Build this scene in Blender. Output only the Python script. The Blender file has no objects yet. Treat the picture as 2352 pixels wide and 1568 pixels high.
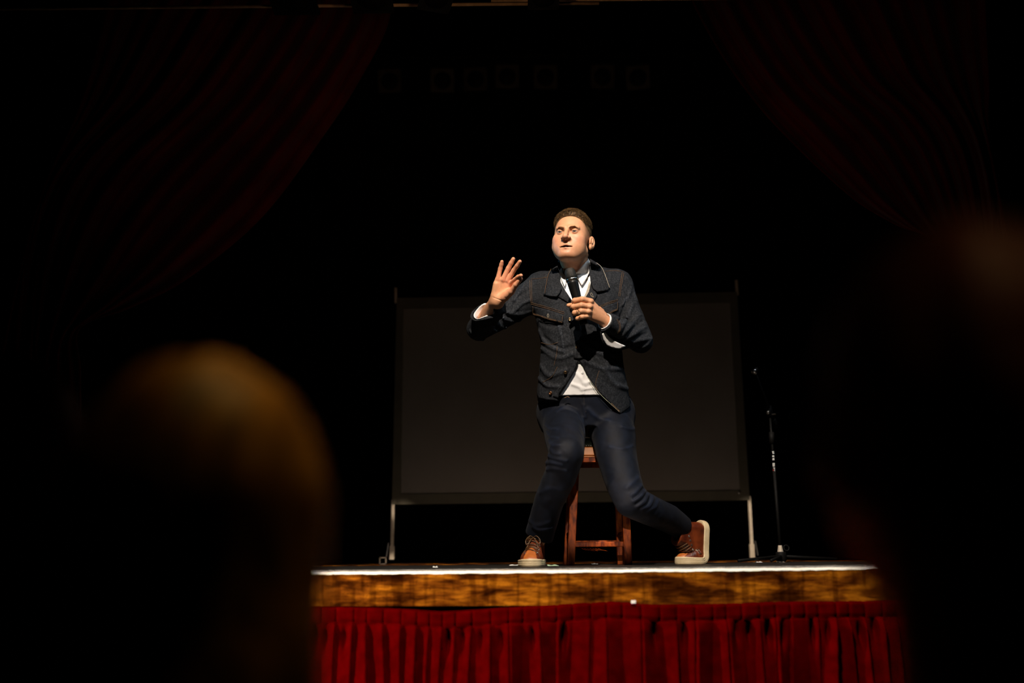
import bpy, math, random
import numpy as np
from mathutils import Vector, Matrix
from mathutils.geometry import delaunay_2d_cdt

S = bpy.context.scene
COL = S.collection
R = math.radians
random.seed(7)
RNG = np.random.default_rng(11)

# ------------------------------------------------------------------ camera
FPX, TH, ROLL, CAMZ = 2350.0, R(11.82), 0.0095, 0.0445
CAM = np.array([0.0, 0.0, CAMZ])
_f = np.array([0, math.cos(TH), math.sin(TH)])
_r0 = np.array([1.0, 0, 0])
_u0 = np.array([0, -math.sin(TH), math.cos(TH)])
_u = _u0 * math.cos(ROLL) + _r0 * math.sin(ROLL)
_r = _r0 * math.cos(ROLL) - _u0 * math.sin(ROLL)
cd = bpy.data.cameras.new('camera')
cam = bpy.data.objects.new('camera', cd)
COL.objects.link(cam)
cd.sensor_width = 36.0
cd.lens = 36.0 * FPX / 2352.0
cd.clip_start = 0.05
cd.dof.use_dof = True
cd.dof.focus_distance = 4.55
cd.dof.aperture_fstop = 1.15
M = Matrix.Identity(4)
for i in range(3):
    M[i][0], M[i][1], M[i][2], M[i][3] = _r[i], _u[i], -_f[i], CAM[i]
cam.matrix_world = M
S.camera = cam

# ------------------------------------------------------------------ view, world, lights
S.cycles.use_light_tree = False
S.view_settings.view_transform = 'Standard'
S.view_settings.look = 'None'
S.view_settings.exposure = 0.0
S.view_settings.gamma = 1.0
S.view_settings.use_curve_mapping = False
w = bpy.data.worlds.new('world'); S.world = w; w.use_nodes = True
w.node_tree.nodes['Background'].inputs[0].default_value = (1.0, 0.75, 0.5, 1)
w.node_tree.nodes['Background'].inputs[1].default_value = 0.0


def spot(name, loc, target, energy, color, angle, blend, radius, scale=(1, 1, 1)):
    d = bpy.data.lights.new(name, 'SPOT')
    d.energy, d.color, d.spot_size, d.spot_blend, d.shadow_soft_size = energy, color, R(angle), blend, radius
    o = bpy.data.objects.new(name, d); COL.objects.link(o)
    o.location = loc
    o.rotation_euler = (Vector(target) - Vector(loc)).to_track_quat('-Z', 'Y').to_euler()
    o.scale = scale
    return o


spot('front_spotlight', (-0.25, 1.4, 3.65), (0.194, 3.917, 0.0), 1150, (1.0, 0.86, 0.72), 44.0, 0.10, 0.03)
spot('right_spotlight', (2.5, 1.5, 4.95), (0.55, 3.65, 0.0), 170, (0.80, 0.90, 1.0), 43, 0.16, 0.04)
spot('left_leg_fill', (0.3, 1.2, 4.9), (-0.76, 6.6, 0.05), 1900, (1.0, 0.82, 0.64), 4.2, 0.25, 0.02)  # added lamp, brightens only the left screen leg
spot('right_leg_fill', (0.3, 1.2, 4.9), (1.57, 6.6, 0.05), 1900, (1.0, 0.82, 0.64), 4.2, 0.25, 0.02)  # added twin for the right screen leg
spot('skirt_fill', (-3.2, 2.3, -0.3), (0.5, 3.45, -0.27), 800, (1.0, 0.8, 0.65), 34, 0.6, 0.05)  # unseen lamp added below stage level to rake the pleats from the left
spot('side_blue_spotlight', (-2.2, 5.0, 2.1), (0.22, 4.45, 1.33), 60, (0.15, 0.6, 1.0), 11, 0.5, 0.05)
spot('side_cool_spotlight', (2.7, 3.9, 2.6), (0.35, 4.5, 0.85), 40, (0.55, 0.8, 1.0), 30, 0.6, 0.1)
spot('audience_fill', (0.25, 1.12, 2.2), (-0.20, 0.79, 0.165), 68, (1.0, 0.58, 0.16), 5.6, 1.0, 0.04)  # added narrow lamp for the highlight on the blond head
spot('audience_fill', (0.75, 0.15, 1.9), (0.29, 0.54, 0.17), 16, (1.0, 0.5, 0.2), 7, 1.0, 0.04)  # likewise added, for the head at the right edge
spot('rigging_fill', (-0.1, 3.3, 1.95), (0.0, 4.2, 2.5), 3.2, (1.0, 0.6, 0.3), 110, 0.8, 0.05)  # added to brighten the top bars, belongs to no lantern
_l = bpy.data.lights.new('screen_fill', 'AREA'); _l.shape = 'RECTANGLE'; _l.size = 2.3; _l.size_y = 0.04; _l.energy = 0.75; _l.color = (1.0, 0.74, 0.55)  # unseen area light added to lift the lower part of the screen
_o = bpy.data.objects.new('screen_fill', _l); COL.objects.link(_o); _o.location = (0.38, 6.05, 0.03); _o.rotation_euler = Vector((0, 0.8, 0.6)).to_track_quat('-Z', 'Y').to_euler()
spot('stool_fill', (0.12, 0.5, 0.95), (0.385, 4.6, 0.29), 330, (1.0, 0.78, 0.56), 7.6, 0.4, 0.03)  # added lamp close to the lens, brightens the stool between the man's legs
spot('rear_rig_fill', (0.25, 6.0, 2.0), (0.2, 8.3, 3.75), 5.0, (1.0, 0.6, 0.35), 75, 0.6, 0.08)  # added fill that makes the rear lanterns readable
spot('left_curtain_fill', (0.2, 2.6, 1.0), (-1.15, 5.3, 2.15), 9, (1.0, 0.5, 0.35), 46, 1.0, 0.1)  # added fill, keeps the left curtain out of pure black
spot('right_curtain_fill', (0.5, 2.6, 1.0), (2.0, 5.3, 2.3), 8, (1.0, 0.5, 0.35), 46, 1.0, 0.1)  # the same added fill for the right curtain


def raydir(px, py):
    px = np.asarray(px, float); py = np.asarray(py, float)
    d = _f * FPX + _r * (px[..., None] - 1176.0) + _u * (784.0 - py[..., None])
    return d / np.linalg.norm(d, axis=-1, keepdims=True)


def PX(px, py, Y):
    """world point seen at photo pixel (px, py) that stands Y metres in front of the lens"""
    d = raydir(px, py)
    return CAM + d * (Y / d[1])


# ------------------------------------------------------------------ materials
def mat(name, c1, c2=None, rough=0.6, metal=0.0, scale=20.0, detail=4.0, stretch=(1, 1, 1), bump=0.0, bscale=None,
        spec=0.5, lo=0.35, hi=0.65, sss=0.0, sheen=0.0, attr=None, coat=0.0, distort=0.0):
    m = bpy.data.materials.new(name); m.use_nodes = True
    nt = m.node_tree; b = nt.nodes['Principled BSDF']
    b.inputs['Roughness'].default_value = rough
    b.inputs['Metallic'].default_value = metal
    b.inputs['Specular IOR Level'].default_value = spec
    if coat: b.inputs['Coat Weight'].default_value = coat; b.inputs['Coat Roughness'].default_value = 0.15
    if sheen: b.inputs['Sheen Weight'].default_value = sheen
    if sss:
        b.inputs['Subsurface Weight'].default_value = sss
        b.inputs['Subsurface Radius'].default_value = (1.0, 0.35, 0.2)
        b.inputs['Subsurface Scale'].default_value = 0.006
    tc = nt.nodes.new('ShaderNodeTexCoord'); mp = nt.nodes.new('ShaderNodeMapping')
    mp.inputs['Scale'].default_value = stretch
    nt.links.new(tc.outputs['Object'], mp.inputs['Vector'])
    col = None
    if c2 is not None:
        n = nt.nodes.new('ShaderNodeTexNoise'); n.inputs['Scale'].default_value = scale; n.inputs['Detail'].default_value = detail
        n.inputs['Distortion'].default_value = distort
        nt.links.new(mp.outputs[0], n.inputs['Vector'])
        rp = nt.nodes.new('ShaderNodeValToRGB')
        rp.color_ramp.elements[0].position, rp.color_ramp.elements[1].position = lo, hi
        rp.color_ramp.elements[0].color = (*c1, 1); rp.color_ramp.elements[1].color = (*c2, 1)
        nt.links.new(n.outputs['Fac'], rp.inputs['Fac']); col = rp.outputs['Color']
    if attr:
        a = nt.nodes.new('ShaderNodeAttribute'); a.attribute_name = attr
        if col is not None:
            mx = nt.nodes.new('ShaderNodeMix'); mx.data_type = 'RGBA'; mx.blend_type = 'MULTIPLY'; mx.inputs['Factor'].default_value = 1
            nt.links.new(a.outputs['Color'], mx.inputs['A']); nt.links.new(col, mx.inputs['B']); col = mx.outputs['Result']
        else:
            col = a.outputs['Color']
    if col is not None: nt.links.new(col, b.inputs['Base Color'])
    else: b.inputs['Base Color'].default_value = (*c1, 1)
    if bump:
        n2 = nt.nodes.new('ShaderNodeTexNoise'); n2.inputs['Scale'].default_value = bscale or scale * 3; n2.inputs['Detail'].default_value = 3
        nt.links.new(mp.outputs[0], n2.inputs['Vector'])
        bp = nt.nodes.new('ShaderNodeBump'); bp.inputs['Strength'].default_value = bump; bp.inputs['Distance'].default_value = 0.002
        nt.links.new(n2.outputs['Fac'], bp.inputs['Height']); nt.links.new(bp.outputs['Normal'], b.inputs['Normal'])
    return m


M_ = {}
M_['skin'] = mat('skin', (0.93, 0.9, 0.88), (1, 1, 1), 0.48, scale=90, bump=0.12, bscale=500, attr='tint', spec=0.4)
M_['hair'] = mat('brown_hair', (0.038, 0.020, 0.008), (0.16, 0.090, 0.034), 0.55, scale=110, spec=0.25)
M_['brow'] = mat('brow_hair', (0.26, 0.115, 0.045), (0.34, 0.165, 0.065), 0.7, scale=300)
M_['eyewhite'] = mat('eye_white', (0.24, 0.21, 0.19), rough=0.25)
M_['iris'] = mat('eye_iris', (0.03, 0.022, 0.016), rough=0.1)
M_['denim'] = mat('dark_denim', (0.0035, 0.0046, 0.0066), (0.026, 0.0285, 0.033), 0.8, scale=150, detail=12, bump=0.5, bscale=700, sheen=0.0, lo=0.42, hi=0.76, spec=0.25)
M_['worn_highlit_denim'] = mat('worn_highlit_denim', (0.0035, 0.0046, 0.0066), (0.026, 0.0285, 0.033), 0.8, scale=150, detail=12, bump=0.5, bscale=700, lo=0.42, hi=0.76, spec=0.25, attr='wear_highlight')
M_['jeans'] = mat('navy_twill', (0.0016, 0.0024, 0.0056), (0.0034, 0.0054, 0.0118), 0.58, scale=25, detail=6, bump=0.35, bscale=900, sheen=0.02, spec=0.14, attr='wear_highlight')
M_['shirt'] = mat('white_cotton', (0.74, 0.73, 0.72), (0.80, 0.79, 0.78), 0.8, scale=30, bump=0.15, bscale=500, spec=0.2)
M_['thread'] = mat('orange_thread', (0.065, 0.032, 0.011), (0.13, 0.070, 0.026), 0.8, scale=300)
M_['pale_thread'] = mat('pale_thread', (0.30, 0.27, 0.2), (0.42, 0.36, 0.27), 0.8, scale=200)
M_['lining'] = mat('jacket_facing', (0.30, 0.26, 0.2), (0.4, 0.35, 0.27), 0.85, scale=60)
M_['brass'] = mat('aged_brass', (0.34, 0.22, 0.11), (0.22, 0.13, 0.06), 0.35, 1.0, scale=200)
M_['copper'] = mat('copper_button', (0.75, 0.36, 0.18), (0.5, 0.22, 0.1), 0.3, 1.0, scale=200)
M_['leather'] = mat('brown_leather', (0.045, 0.007, 0.003), (0.19, 0.036, 0.008), 0.36, scale=22, detail=5, bump=0.25, bscale=260, spec=0.5, lo=0.3, hi=0.7)
M_['toe'] = mat('tan_leather', (0.36, 0.09, 0.015), (0.48, 0.135, 0.025), 0.45, scale=30, bump=0.15, bscale=300)
M_['sole'] = mat('cream_rubber', (0.55, 0.43, 0.25), (0.66, 0.53, 0.33), 0.6, scale=30, detail=5, bump=0.1)
M_['lace'] = mat('waxed_lace', (0.06, 0.026, 0.007), (0.12, 0.058, 0.018), 0.5, scale=300, bump=0.3)
M_['steel'] = mat('bright_steel', (0.6, 0.58, 0.55), (0.75, 0.72, 0.68), 0.28, 1.0, scale=80)
M_['blackmetal'] = mat('black_metal', (0.003, 0.0027, 0.0024), (0.005, 0.0045, 0.004), 0.65, scale=50, spec=0.15)
M_['mic'] = mat('black_mic_body', (0.003, 0.003, 0.0026), (0.005, 0.005, 0.0045), 0.38, scale=60, spec=0.3)
M_['grille'] = mat('mic_mesh', (0.006, 0.0055, 0.004), (0.022, 0.020, 0.015), 0.5, 0.3, scale=420, detail=1, bump=0.8, bscale=600)
M_['chrome'] = mat('chrome', (0.7, 0.68, 0.62), rough=0.2, metal=1.0)
M_['gold'] = mat('gold_ring', (0.62, 0.42, 0.2), rough=0.25, metal=1.0)
M_['stool'] = mat('stool_wood', (0.10, 0.012, 0.002), (0.48, 0.090, 0.008), 0.5, scale=30, detail=11, lo=0.38, hi=0.72, stretch=(2, 2, 0.7), bump=0.15, bscale=60, spec=0.18)
M_['stooltan'] = mat('stool_apron_wood', (0.50, 0.145, 0.018), (0.64, 0.21, 0.035), 0.38, scale=20, detail=6, stretch=(0.7, 2, 3))
M_['vinyl'] = mat('green_vinyl', (0.008, 0.014, 0.010), (0.014, 0.022, 0.015), 0.16, scale=60, bump=0.1, spec=0.9)
M_['redcloth'] = mat('red_skirt_cloth', (0.042, 0.0001, 0.0002), (0.064, 0.0002, 0.0004), 0.9, scale=26, detail=5, spec=0.0, bump=0.1, bscale=500)
M_['velvet'] = mat('red_velvet', (0.085, 0.004, 0.003), (0.14, 0.006, 0.004), 0.9, scale=6, spec=0.1, sheen=0.1)
M_['black'] = mat('black_drape', (0.004, 0.0038, 0.0035), (0.006, 0.0055, 0.005), 0.95, scale=4, spec=0.05)
M_['screen'] = mat('screen_fabric', (0.265, 0.235, 0.205), (0.29, 0.26, 0.23), 0.9, scale=3, spec=0.05)
M_['border'] = mat('screen_border', (0.13, 0.12, 0.09), (0.15, 0.135, 0.10), 0.9, scale=9, spec=0.1)
M_['polemetal'] = mat('pole_metal', (0.62, 0.52, 0.40), (0.72, 0.62, 0.50), 0.5, 0.2, scale=30)
M_['nosing'] = mat('white_nosing_paint', (0.90, 0.86, 0.76), (0.72, 0.60, 0.44), 0.6, scale=40, detail=6, lo=0.55, hi=0.85)
M_['paper'] = mat('paper', (0.7, 0.7, 0.66), (0.8, 0.8, 0.76), 0.8)
M_['greenpaper'] = mat('green_paper', (0.35, 0.5, 0.3), (0.45, 0.6, 0.4), 0.8)
M_['darkcloth'] = mat('dark_clothing', (0.012, 0.009, 0.008), (0.02, 0.015, 0.012), 0.9, scale=40)
M_['lensglass'] = mat('lens_glass', (0.02, 0.018, 0.015), rough=0.08, spec=0.9)
M_['gel'] = mat('gel_frame_metal', (0.05, 0.035, 0.02), (0.07, 0.05, 0.03), 0.55, scale=20)
M_['redgel'] = mat('red_gel', (0.16, 0.03, 0.015), (0.22, 0.045, 0.02), 0.4, scale=60, stretch=(1, 1, 4))
M_['pipe'] = mat('batten_pipe', (0.42, 0.26, 0.15), (0.55, 0.35, 0.2), 0.5, scale=30)
M_['redmark'] = mat('red_mark', (0.6, 0.02, 0.02), rough=0.6)
M_['blond'] = mat('blond_hair', (0.07, 0.030, 0.006), (0.42, 0.215, 0.035), 0.5, scale=16, detail=3, stretch=(4, 1, 0.6), spec=0.2)
M_['auburn'] = mat('auburn_hair', (0.05, 0.016, 0.006), (0.12, 0.04, 0.014), 0.5, scale=20, stretch=(3, 3, 0.6), spec=0.2)


def wood_board():
    """scuffed golden fascia board: long grain, brushed stain and vertical drips"""
    m = bpy.data.materials.new('scuffed_fascia_wood'); m.use_nodes = True
    nt = m.node_tree; b = nt.nodes['Principled BSDF']; b.inputs['Roughness'].default_value = 0.55
    b.inputs['Specular IOR Level'].default_value = 0.0
    tc = nt.nodes.new('ShaderNodeTexCoord')

    def noise(scale, st, det=6, dist=0.0):
        mp = nt.nodes.new('ShaderNodeMapping'); mp.inputs['Scale'].default_value = st
        nt.links.new(tc.outputs['Object'], mp.inputs['Vector'])
        n = nt.nodes.new('ShaderNodeTexNoise'); n.inputs['Scale'].default_value = scale; n.inputs['Detail'].default_value = det
        n.inputs['Distortion'].default_value = dist
        nt.links.new(mp.outputs[0], n.inputs['Vector']); return n.outputs['Fac']

    def ramp(fac, stops):
        r = nt.nodes.new('ShaderNodeValToRGB')
        while len(r.color_ramp.elements) < len(stops): r.color_ramp.elements.new(0.5)
        for e, (p, c) in zip(r.color_ramp.elements, stops): e.position = p; e.color = (*c, 1)
        nt.links.new(fac, r.inputs['Fac']); return r.outputs['Color']

    def mul(a, c, k):
        mx = nt.nodes.new('ShaderNodeMix'); mx.data_type = 'RGBA'; mx.blend_type = 'MULTIPLY'; mx.inputs['Factor'].default_value = k
        nt.links.new(a, mx.inputs['A']); nt.links.new(c, mx.inputs['B']); return mx.outputs['Result']
    blot = ramp(noise(13, (0.55, 1, 1.9), 10, 0.4), [(0.38, (0.040, 0.010, 0.001)), (0.50, (0.155, 0.043, 0.0035)), (0.63, (0.36, 0.122, 0.007))])
    grain = ramp(noise(22, (0.7, 1, 6), 8, 0.5), [(0.38, (0.32, 0.26, 0.2)), (0.6, (1, 1, 1))])
    drip = ramp(noise(26, (1.6, 1, 0.16), 5), [(0.38, (0.22, 0.15, 0.1)), (0.50, (1, 1, 1))])
    spk = ramp(noise(90, (1, 1, 1.5), 3), [(0.3, (0.25, 0.2, 0.16)), (0.4, (1, 1, 1))])
    c = mul(mul(mul(blot, grain, 0.8), drip, 0.6), spk, 0.6)
    nt.links.new(c, b.inputs['Base Color'])
    return m


M_['board'] = wood_board()


def floor_mat():
    m = bpy.data.materials.new('stage_floor_boards'); m.use_nodes = True
    nt = m.node_tree; b = nt.nodes['Principled BSDF']; b.inputs['Roughness'].default_value = 0.45
    tc = nt.nodes.new('ShaderNodeTexCoord'); mp = nt.nodes.new('ShaderNodeMapping'); mp.inputs['Scale'].default_value = (0.35, 9, 1)
    nt.links.new(tc.outputs['Object'], mp.inputs['Vector'])
    n = nt.nodes.new('ShaderNodeTexNoise'); n.inputs['Scale'].default_value = 3.2; n.inputs['Detail'].default_value = 6
    nt.links.new(mp.outputs[0], n.inputs['Vector'])
    r = nt.nodes.new('ShaderNodeValToRGB')
    for p, c in ((0.64, (0.02, 0.017, 0.013)), (0.70, (0.16, 0.09, 0.035))): e = r.color_ramp.elements.new(p); e.color = (*c, 1)
    r.color_ramp.elements[0].position = 0.3; r.color_ramp.elements[0].color = (0.005, 0.004, 0.0035, 1)
    r.color_ramp.elements[-1].color = (0.24, 0.14, 0.06, 1)
    nt.links.new(n.outputs['Fac'], r.inputs['Fac']); nt.links.new(r.outputs['Color'], b.inputs['Base Color'])
    return m


M_['floor'] = floor_mat()


# ------------------------------------------------------------------ mesh helpers
def mk(name, V, F, m, parent=None, smooth=True):
    me = bpy.data.meshes.new(name)
    me.from_pydata([tuple(map(float, v)) for v in V], [], [tuple(map(int, f)) for f in F])
    if isinstance(m, str): m = M_[m]
    if m: me.materials.append(m)
    if smooth: me.polygons.foreach_set('use_smooth', [True] * len(me.polygons))
    me.update()
    o = bpy.data.objects.new(name, me); COL.objects.link(o)
    if parent: o.parent = parent
    return o


def tag(o, label, cat=None, group=None, kind=None):
    o['label'] = label
    if cat: o['category'] = cat
    if group: o['group'] = group
    if kind: o['kind'] = kind
    return o


def empty(name, loc, label, cat, group=None):
    o = bpy.data.objects.new(name, None); COL.objects.link(o); o.location = [float(v) for v in loc]
    o.empty_display_size = 0.1
    tag(o, label, cat, group)
    return o


def reparent(o, p):
    """make o a child of p, keeping its world place (p has no rotation)"""
    o.parent = p
    o.matrix_parent_inverse = Matrix.Translation(-Vector(p.location))
    return o


class MB:
    def __init__(s): s.V = []; s.F = []

    def add(s, V, F):
        o = len(s.V); s.V += [tuple(map(float, v)) for v in V]; s.F += [tuple(int(i) + o for i in f) for f in F]; return s

    def box(s, c, d, rot=None):
        c = np.array(c, float); d = np.array(d, float) / 2
        P = np.array([[x, y, z] for x in (-1, 1) for y in (-1, 1) for z in (-1, 1)], float) * d
        if rot is not None: P = P @ np.array(rot).T
        return s.add(P + c, [(0, 1, 3, 2), (4, 6, 7, 5), (0, 4, 5, 1), (2, 3, 7, 6), (0, 2, 6, 4), (1, 5, 7, 3)])

    def bar(s, a, b, wa, wb=None, up=(0, 1, 0), da=None, db=None):
        """tapered square bar from a to b"""
        a = np.array(a, float); b = np.array(b, float); wb = wb or wa; da = da or wa; db = db or wb
        t = (b - a) / np.linalg.norm(b - a); u = np.cross(np.array(up, float), t); u /= np.linalg.norm(u); v = np.cross(t, u)
        P = []
        for c, ww, dd in ((a, wa, da), (b, wb, db)):
            for x, y in ((-1, -1), (1, -1), (1, 1), (-1, 1)): P.append(c + u * x * ww / 2 + v * y * dd / 2)
        return s.add(P, [(3, 2, 1, 0), (4, 5, 6, 7)] + [(i, (i + 1) % 4, (i + 1) % 4 + 4, i + 4) for i in range(4)])

    def tube(s, pts, r, n=8, flat=1.0, ref=None):
        pts = np.array(pts, float); k = len(pts)
        rs = np.full(k, r) if np.isscalar(r) else np.array(r, float)
        T = np.gradient(pts, axis=0); T /= np.linalg.norm(T, axis=1, keepdims=True) + 1e-12
        u = np.cross(T[0], ref if ref is not None else (0.3, 0.2, 1.0))
        if np.linalg.norm(u) < 1e-6: u = np.cross(T[0], (1, 0, 0))
        V = []
        for i in range(k):
            u = u - T[i] * np.dot(u, T[i]); u /= np.linalg.norm(u) + 1e-12; v = np.cross(T[i], u)
            for j in range(n):
                a = 2 * math.pi * j / n; V.append(pts[i] + rs[i] * (u * math.cos(a) + v * math.sin(a) * flat))
        F = [(i * n + j, i * n + (j + 1) % n, (i + 1) * n + (j + 1) % n, (i + 1) * n + j) for i in range(k - 1) for j in range(n)]
        F += [tuple(range(n))[::-1], tuple((k - 1) * n + j for j in range(n))]
        return s.add(V, F)

    def lathe(s, prof, origin, axis, n=24):
        """prof: list of (radius, height along axis)"""
        ax = np.array(axis, float); ax /= np.linalg.norm(ax)
        u = np.cross(ax, (0, 0, 1) if abs(ax[2]) < 0.9 else (1, 0, 0)); u /= np.linalg.norm(u); v = np.cross(ax, u)
        V = []
        for rr, hh in prof:
            for j in range(n):
                a = 2 * math.pi * j / n; V.append(np.array(origin) + ax * hh + max(rr, 1e-5) * (u * math.cos(a) + v * math.sin(a)))
        k = len(prof)
        F = [(i * n + j, i * n + (j + 1) % n, (i + 1) * n + (j + 1) % n, (i + 1) * n + j) for i in range(k - 1) for j in range(n)]
        F += [tuple(range(n))[::-1], tuple((k - 1) * n + j for j in range(n))]
        return s.add(V, F)

    def torus(s, c, axis, r1, r2, n=20, m=8):
        ax = np.array(axis, float); ax /= np.linalg.norm(ax)
        u = np.cross(ax, (0, 0, 1) if abs(ax[2]) < 0.9 else (1, 0, 0)); u /= np.linalg.norm(u); v = np.cross(ax, u)
        V = []
        for i in range(n):
            a = 2 * math.pi * i / n; rd = u * math.cos(a) + v * math.sin(a)
            for j in range(m):
                b = 2 * math.pi * j / m; V.append(np.array(c) + rd * (r1 + r2 * math.cos(b)) + ax * r2 * math.sin(b))
        F = [(i * m + j, i * m + (j + 1) % m, ((i + 1) % n) * m + (j + 1) % m, ((i + 1) % n) * m + j) for i in range(n) for j in range(m)]
        return s.add(V, [f[::-1] for f in F])

    def build(s, name, m, parent=None, smooth=True, bevel=0.0):
        o = mk(name, s.V, s.F, m, None, smooth)
        if bevel:
            b = o.modifiers.new('bevel', 'BEVEL'); b.width = bevel; b.segments = 2; b.limit_method = 'ANGLE'
        if parent: reparent(o, parent)
        return o


# ------------------------------------------------------------------ signed distance modelling
def cap(P, a, b, ra, rb=None):
    a = np.asarray(a, np.float32); b = np.asarray(b, np.float32); rb = ra if rb is None else rb
    ab = b - a; t = np.clip((P - a) @ ab / float(ab @ ab + 1e-12), 0, 1)
    q = P - a - t[:, None] * ab
    return np.sqrt((q * q).sum(1)) - (ra + (rb - ra) * t)


def chain(P, pts, rs):
    d = None
    for i in range(len(pts) - 1):
        e = cap(P, pts[i], pts[i + 1], rs[i], rs[i + 1]); d = e if d is None else np.minimum(d, e)
    return d


def ell(P, c, r, Rm=None):
    q = P - np.asarray(c, np.float32)
    if Rm is not None: q = q @ np.asarray(Rm, np.float32)
    r = np.asarray(r, np.float32)
    a = q / r; k0 = np.sqrt((a * a).sum(1)); b = a / r; k1 = np.sqrt((b * b).sum(1)) + 1e-9
    return k0 * (k0 - 1) / k1


def smin(a, b, k):
    h = np.clip(0.5 + 0.5 * (b - a) / k, 0, 1); return b + (a - b) * h - k * h * (1 - h)


def smax(a, b, k): return -smin(-a, -b, k)


_wd = RNG.normal(size=(40, 3)).astype(np.float32); _wd /= np.linalg.norm(_wd, axis=1, keepdims=True); _wp = RNG.uniform(0, 6.28, 40)


def wob(P, f, s=0):
    o = np.zeros(len(P), np.float32)
    for i in range(4):
        a = (s * 5 + i * 2) % 38
        o += np.sin(P @ _wd[a] * f + _wp[a] + 1.4 * np.sin(P @ _wd[a + 1] * f * 0.6 + _wp[a + 1]))
    return o / 4


def feval(f, P, n=400000):
    return np.concatenate([f(P[i:i + n].astype(np.float32)) for i in range(0, len(P), n)]) if len(P) else np.zeros(0, np.float32)


def mesh_sdf(f, lo, hi, h, B=8, lip=1.6):
    """surface nets over the blocks near the zero level; returns vertices, quads"""
    lo = np.array(lo, float); hi = np.array(hi, float); H = B * h
    n = np.ceil((hi - lo) / H).astype(int)
    g = np.stack(np.meshgrid(*[np.arange(k) for k in n], indexing='ij'), -1).reshape(-1, 3)
    d = feval(f, lo + (g + 0.5) * H)
    idx = g[np.abs(d) < H * 0.87 * lip]
    lat = np.stack(np.meshgrid(*[np.arange(B + 1)] * 3, indexing='ij'), -1).reshape(-1, 3)
    V = np.empty((len(idx), len(lat)), np.float32)
    for i in range(0, len(idx), 500):
        q = (idx[i:i + 500, None, :] * B + lat[None]).reshape(-1, 3)
        V[i:i + 500] = feval(f, lo + q * h).reshape(-1, len(lat))
    V = V.reshape(-1, B + 1, B + 1, B + 1)
    co = [(i, j, k) for i in (0, 1) for j in (0, 1) for k in (0, 1)]
    sl = lambda c: V[:, c[0]:c[0] + B, c[1]:c[1] + B, c[2]:c[2] + B]
    cnt = sum((sl(c) < 0).astype(np.int8) for c in co)
    m, i, j, k = np.nonzero((cnt > 0) & (cnt < 8))
    val = {c: V[m, i + c[0], j + c[1], k + c[2]] for c in co}
    acc = np.zeros((len(m), 3)); num = np.zeros(len(m))
    for a in co:
        for ax in range(3):
            if a[ax] == 0:
                b = list(a); b[ax] = 1; b = tuple(b)
                va, vb = val[a], val[b]; x = (va < 0) != (vb < 0)
                t = np.where(x, va / np.where(x, va - vb, 1), 0)
                p = np.tile(np.array(a, float), (len(m), 1)); p[:, ax] += t
                acc += np.where(x[:, None], p, 0); num += x
    cell = idx[m] * B + np.stack([i, j, k], 1)
    pos = lo + (cell + acc / num[:, None]) * h
    dims = n * B + 1; st = np.array([dims[1] * dims[2], dims[2], 1]); gid = cell @ st
    o = np.argsort(gid); sg = gid[o]

    def find(q):
        w = np.clip(np.searchsorted(sg, q), 0, len(sg) - 1); return np.where(sg[w] == q, o[w], -1)
    Q = []
    for ax in range(3):
        e = [0, 0, 0]; e[ax] = 1; s0 = val[(0, 0, 0)] < 0; s1 = val[tuple(e)] < 0
        w = np.nonzero(s0 != s1)[0]; b, c = (ax + 1) % 3, (ax + 2) % 3; gg = gid[w]
        q = np.stack([w, find(gg - st[b]), find(gg - st[b] - st[c]), find(gg - st[c])], 1)
        q = np.where(s0[w][:, None], q, q[:, ::-1]); Q.append(q[(q >= 0).all(1)])
    return pos, np.concatenate(Q)


def sdf_obj(name, f, lo, hi, h, m, parent=None):
    V, F = mesh_sdf(f, lo, hi, h)
    return mk(name, V, F, m, parent)


def trace(f, px, py, Y0=3.7, it=90, step=0.75):
    px = np.atleast_1d(np.asarray(px, float)); py = np.atleast_1d(np.asarray(py, float))
    d = raydir(px, py); P = CAM + d * (Y0 / d[:, 1])[:, None]
    for _ in range(it):
        P = P + d * (feval(f, P) * step)[:, None]
    bad = (P[:, 1] > 5.2) | (np.abs(feval(f, P)) > .02)
    if bad.any():
        ym = float(np.median(P[~bad, 1])) if (~bad).any() else 4.45
        P[bad] = CAM + d[bad] * (ym / d[bad, 1])[:, None]
    return P


def grad(f, P, e=0.003):
    P = np.asarray(P, float)
    g = np.stack([feval(f, P + np.eye(3)[i] * e) - feval(f, P - np.eye(3)[i] * e) for i in range(3)], 1)
    return g / (np.linalg.norm(g, axis=1, keepdims=True) + 1e-9)


def resample(pts, step):
    pts = np.array(pts, float); out = [pts[0]]
    for a, b in zip(pts[:-1], pts[1:]):
        n = max(1, int(np.linalg.norm(b - a) / step)); out += [a + (b - a) * (i + 1) / n for i in range(n)]
    return np.array(out)


def smooth_curve(pts, n=8):
    """Catmull-Rom through pts"""
    p = np.array(pts, float); p = np.vstack([2 * p[0] - p[1], p, 2 * p[-1] - p[-2]]); out = []
    for i in range(1, len(p) - 2):
        for t in np.linspace(0, 1, n, endpoint=False):
            a, b, c, d = p[i - 1:i + 3]
            out.append(0.5 * (2 * b + (c - a) * t + (2 * a - 5 * b + 4 * c - d) * t * t + (3 * b - a - 3 * c + d) * t ** 3))
    out.append(p[-2]); return np.array(out)


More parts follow.
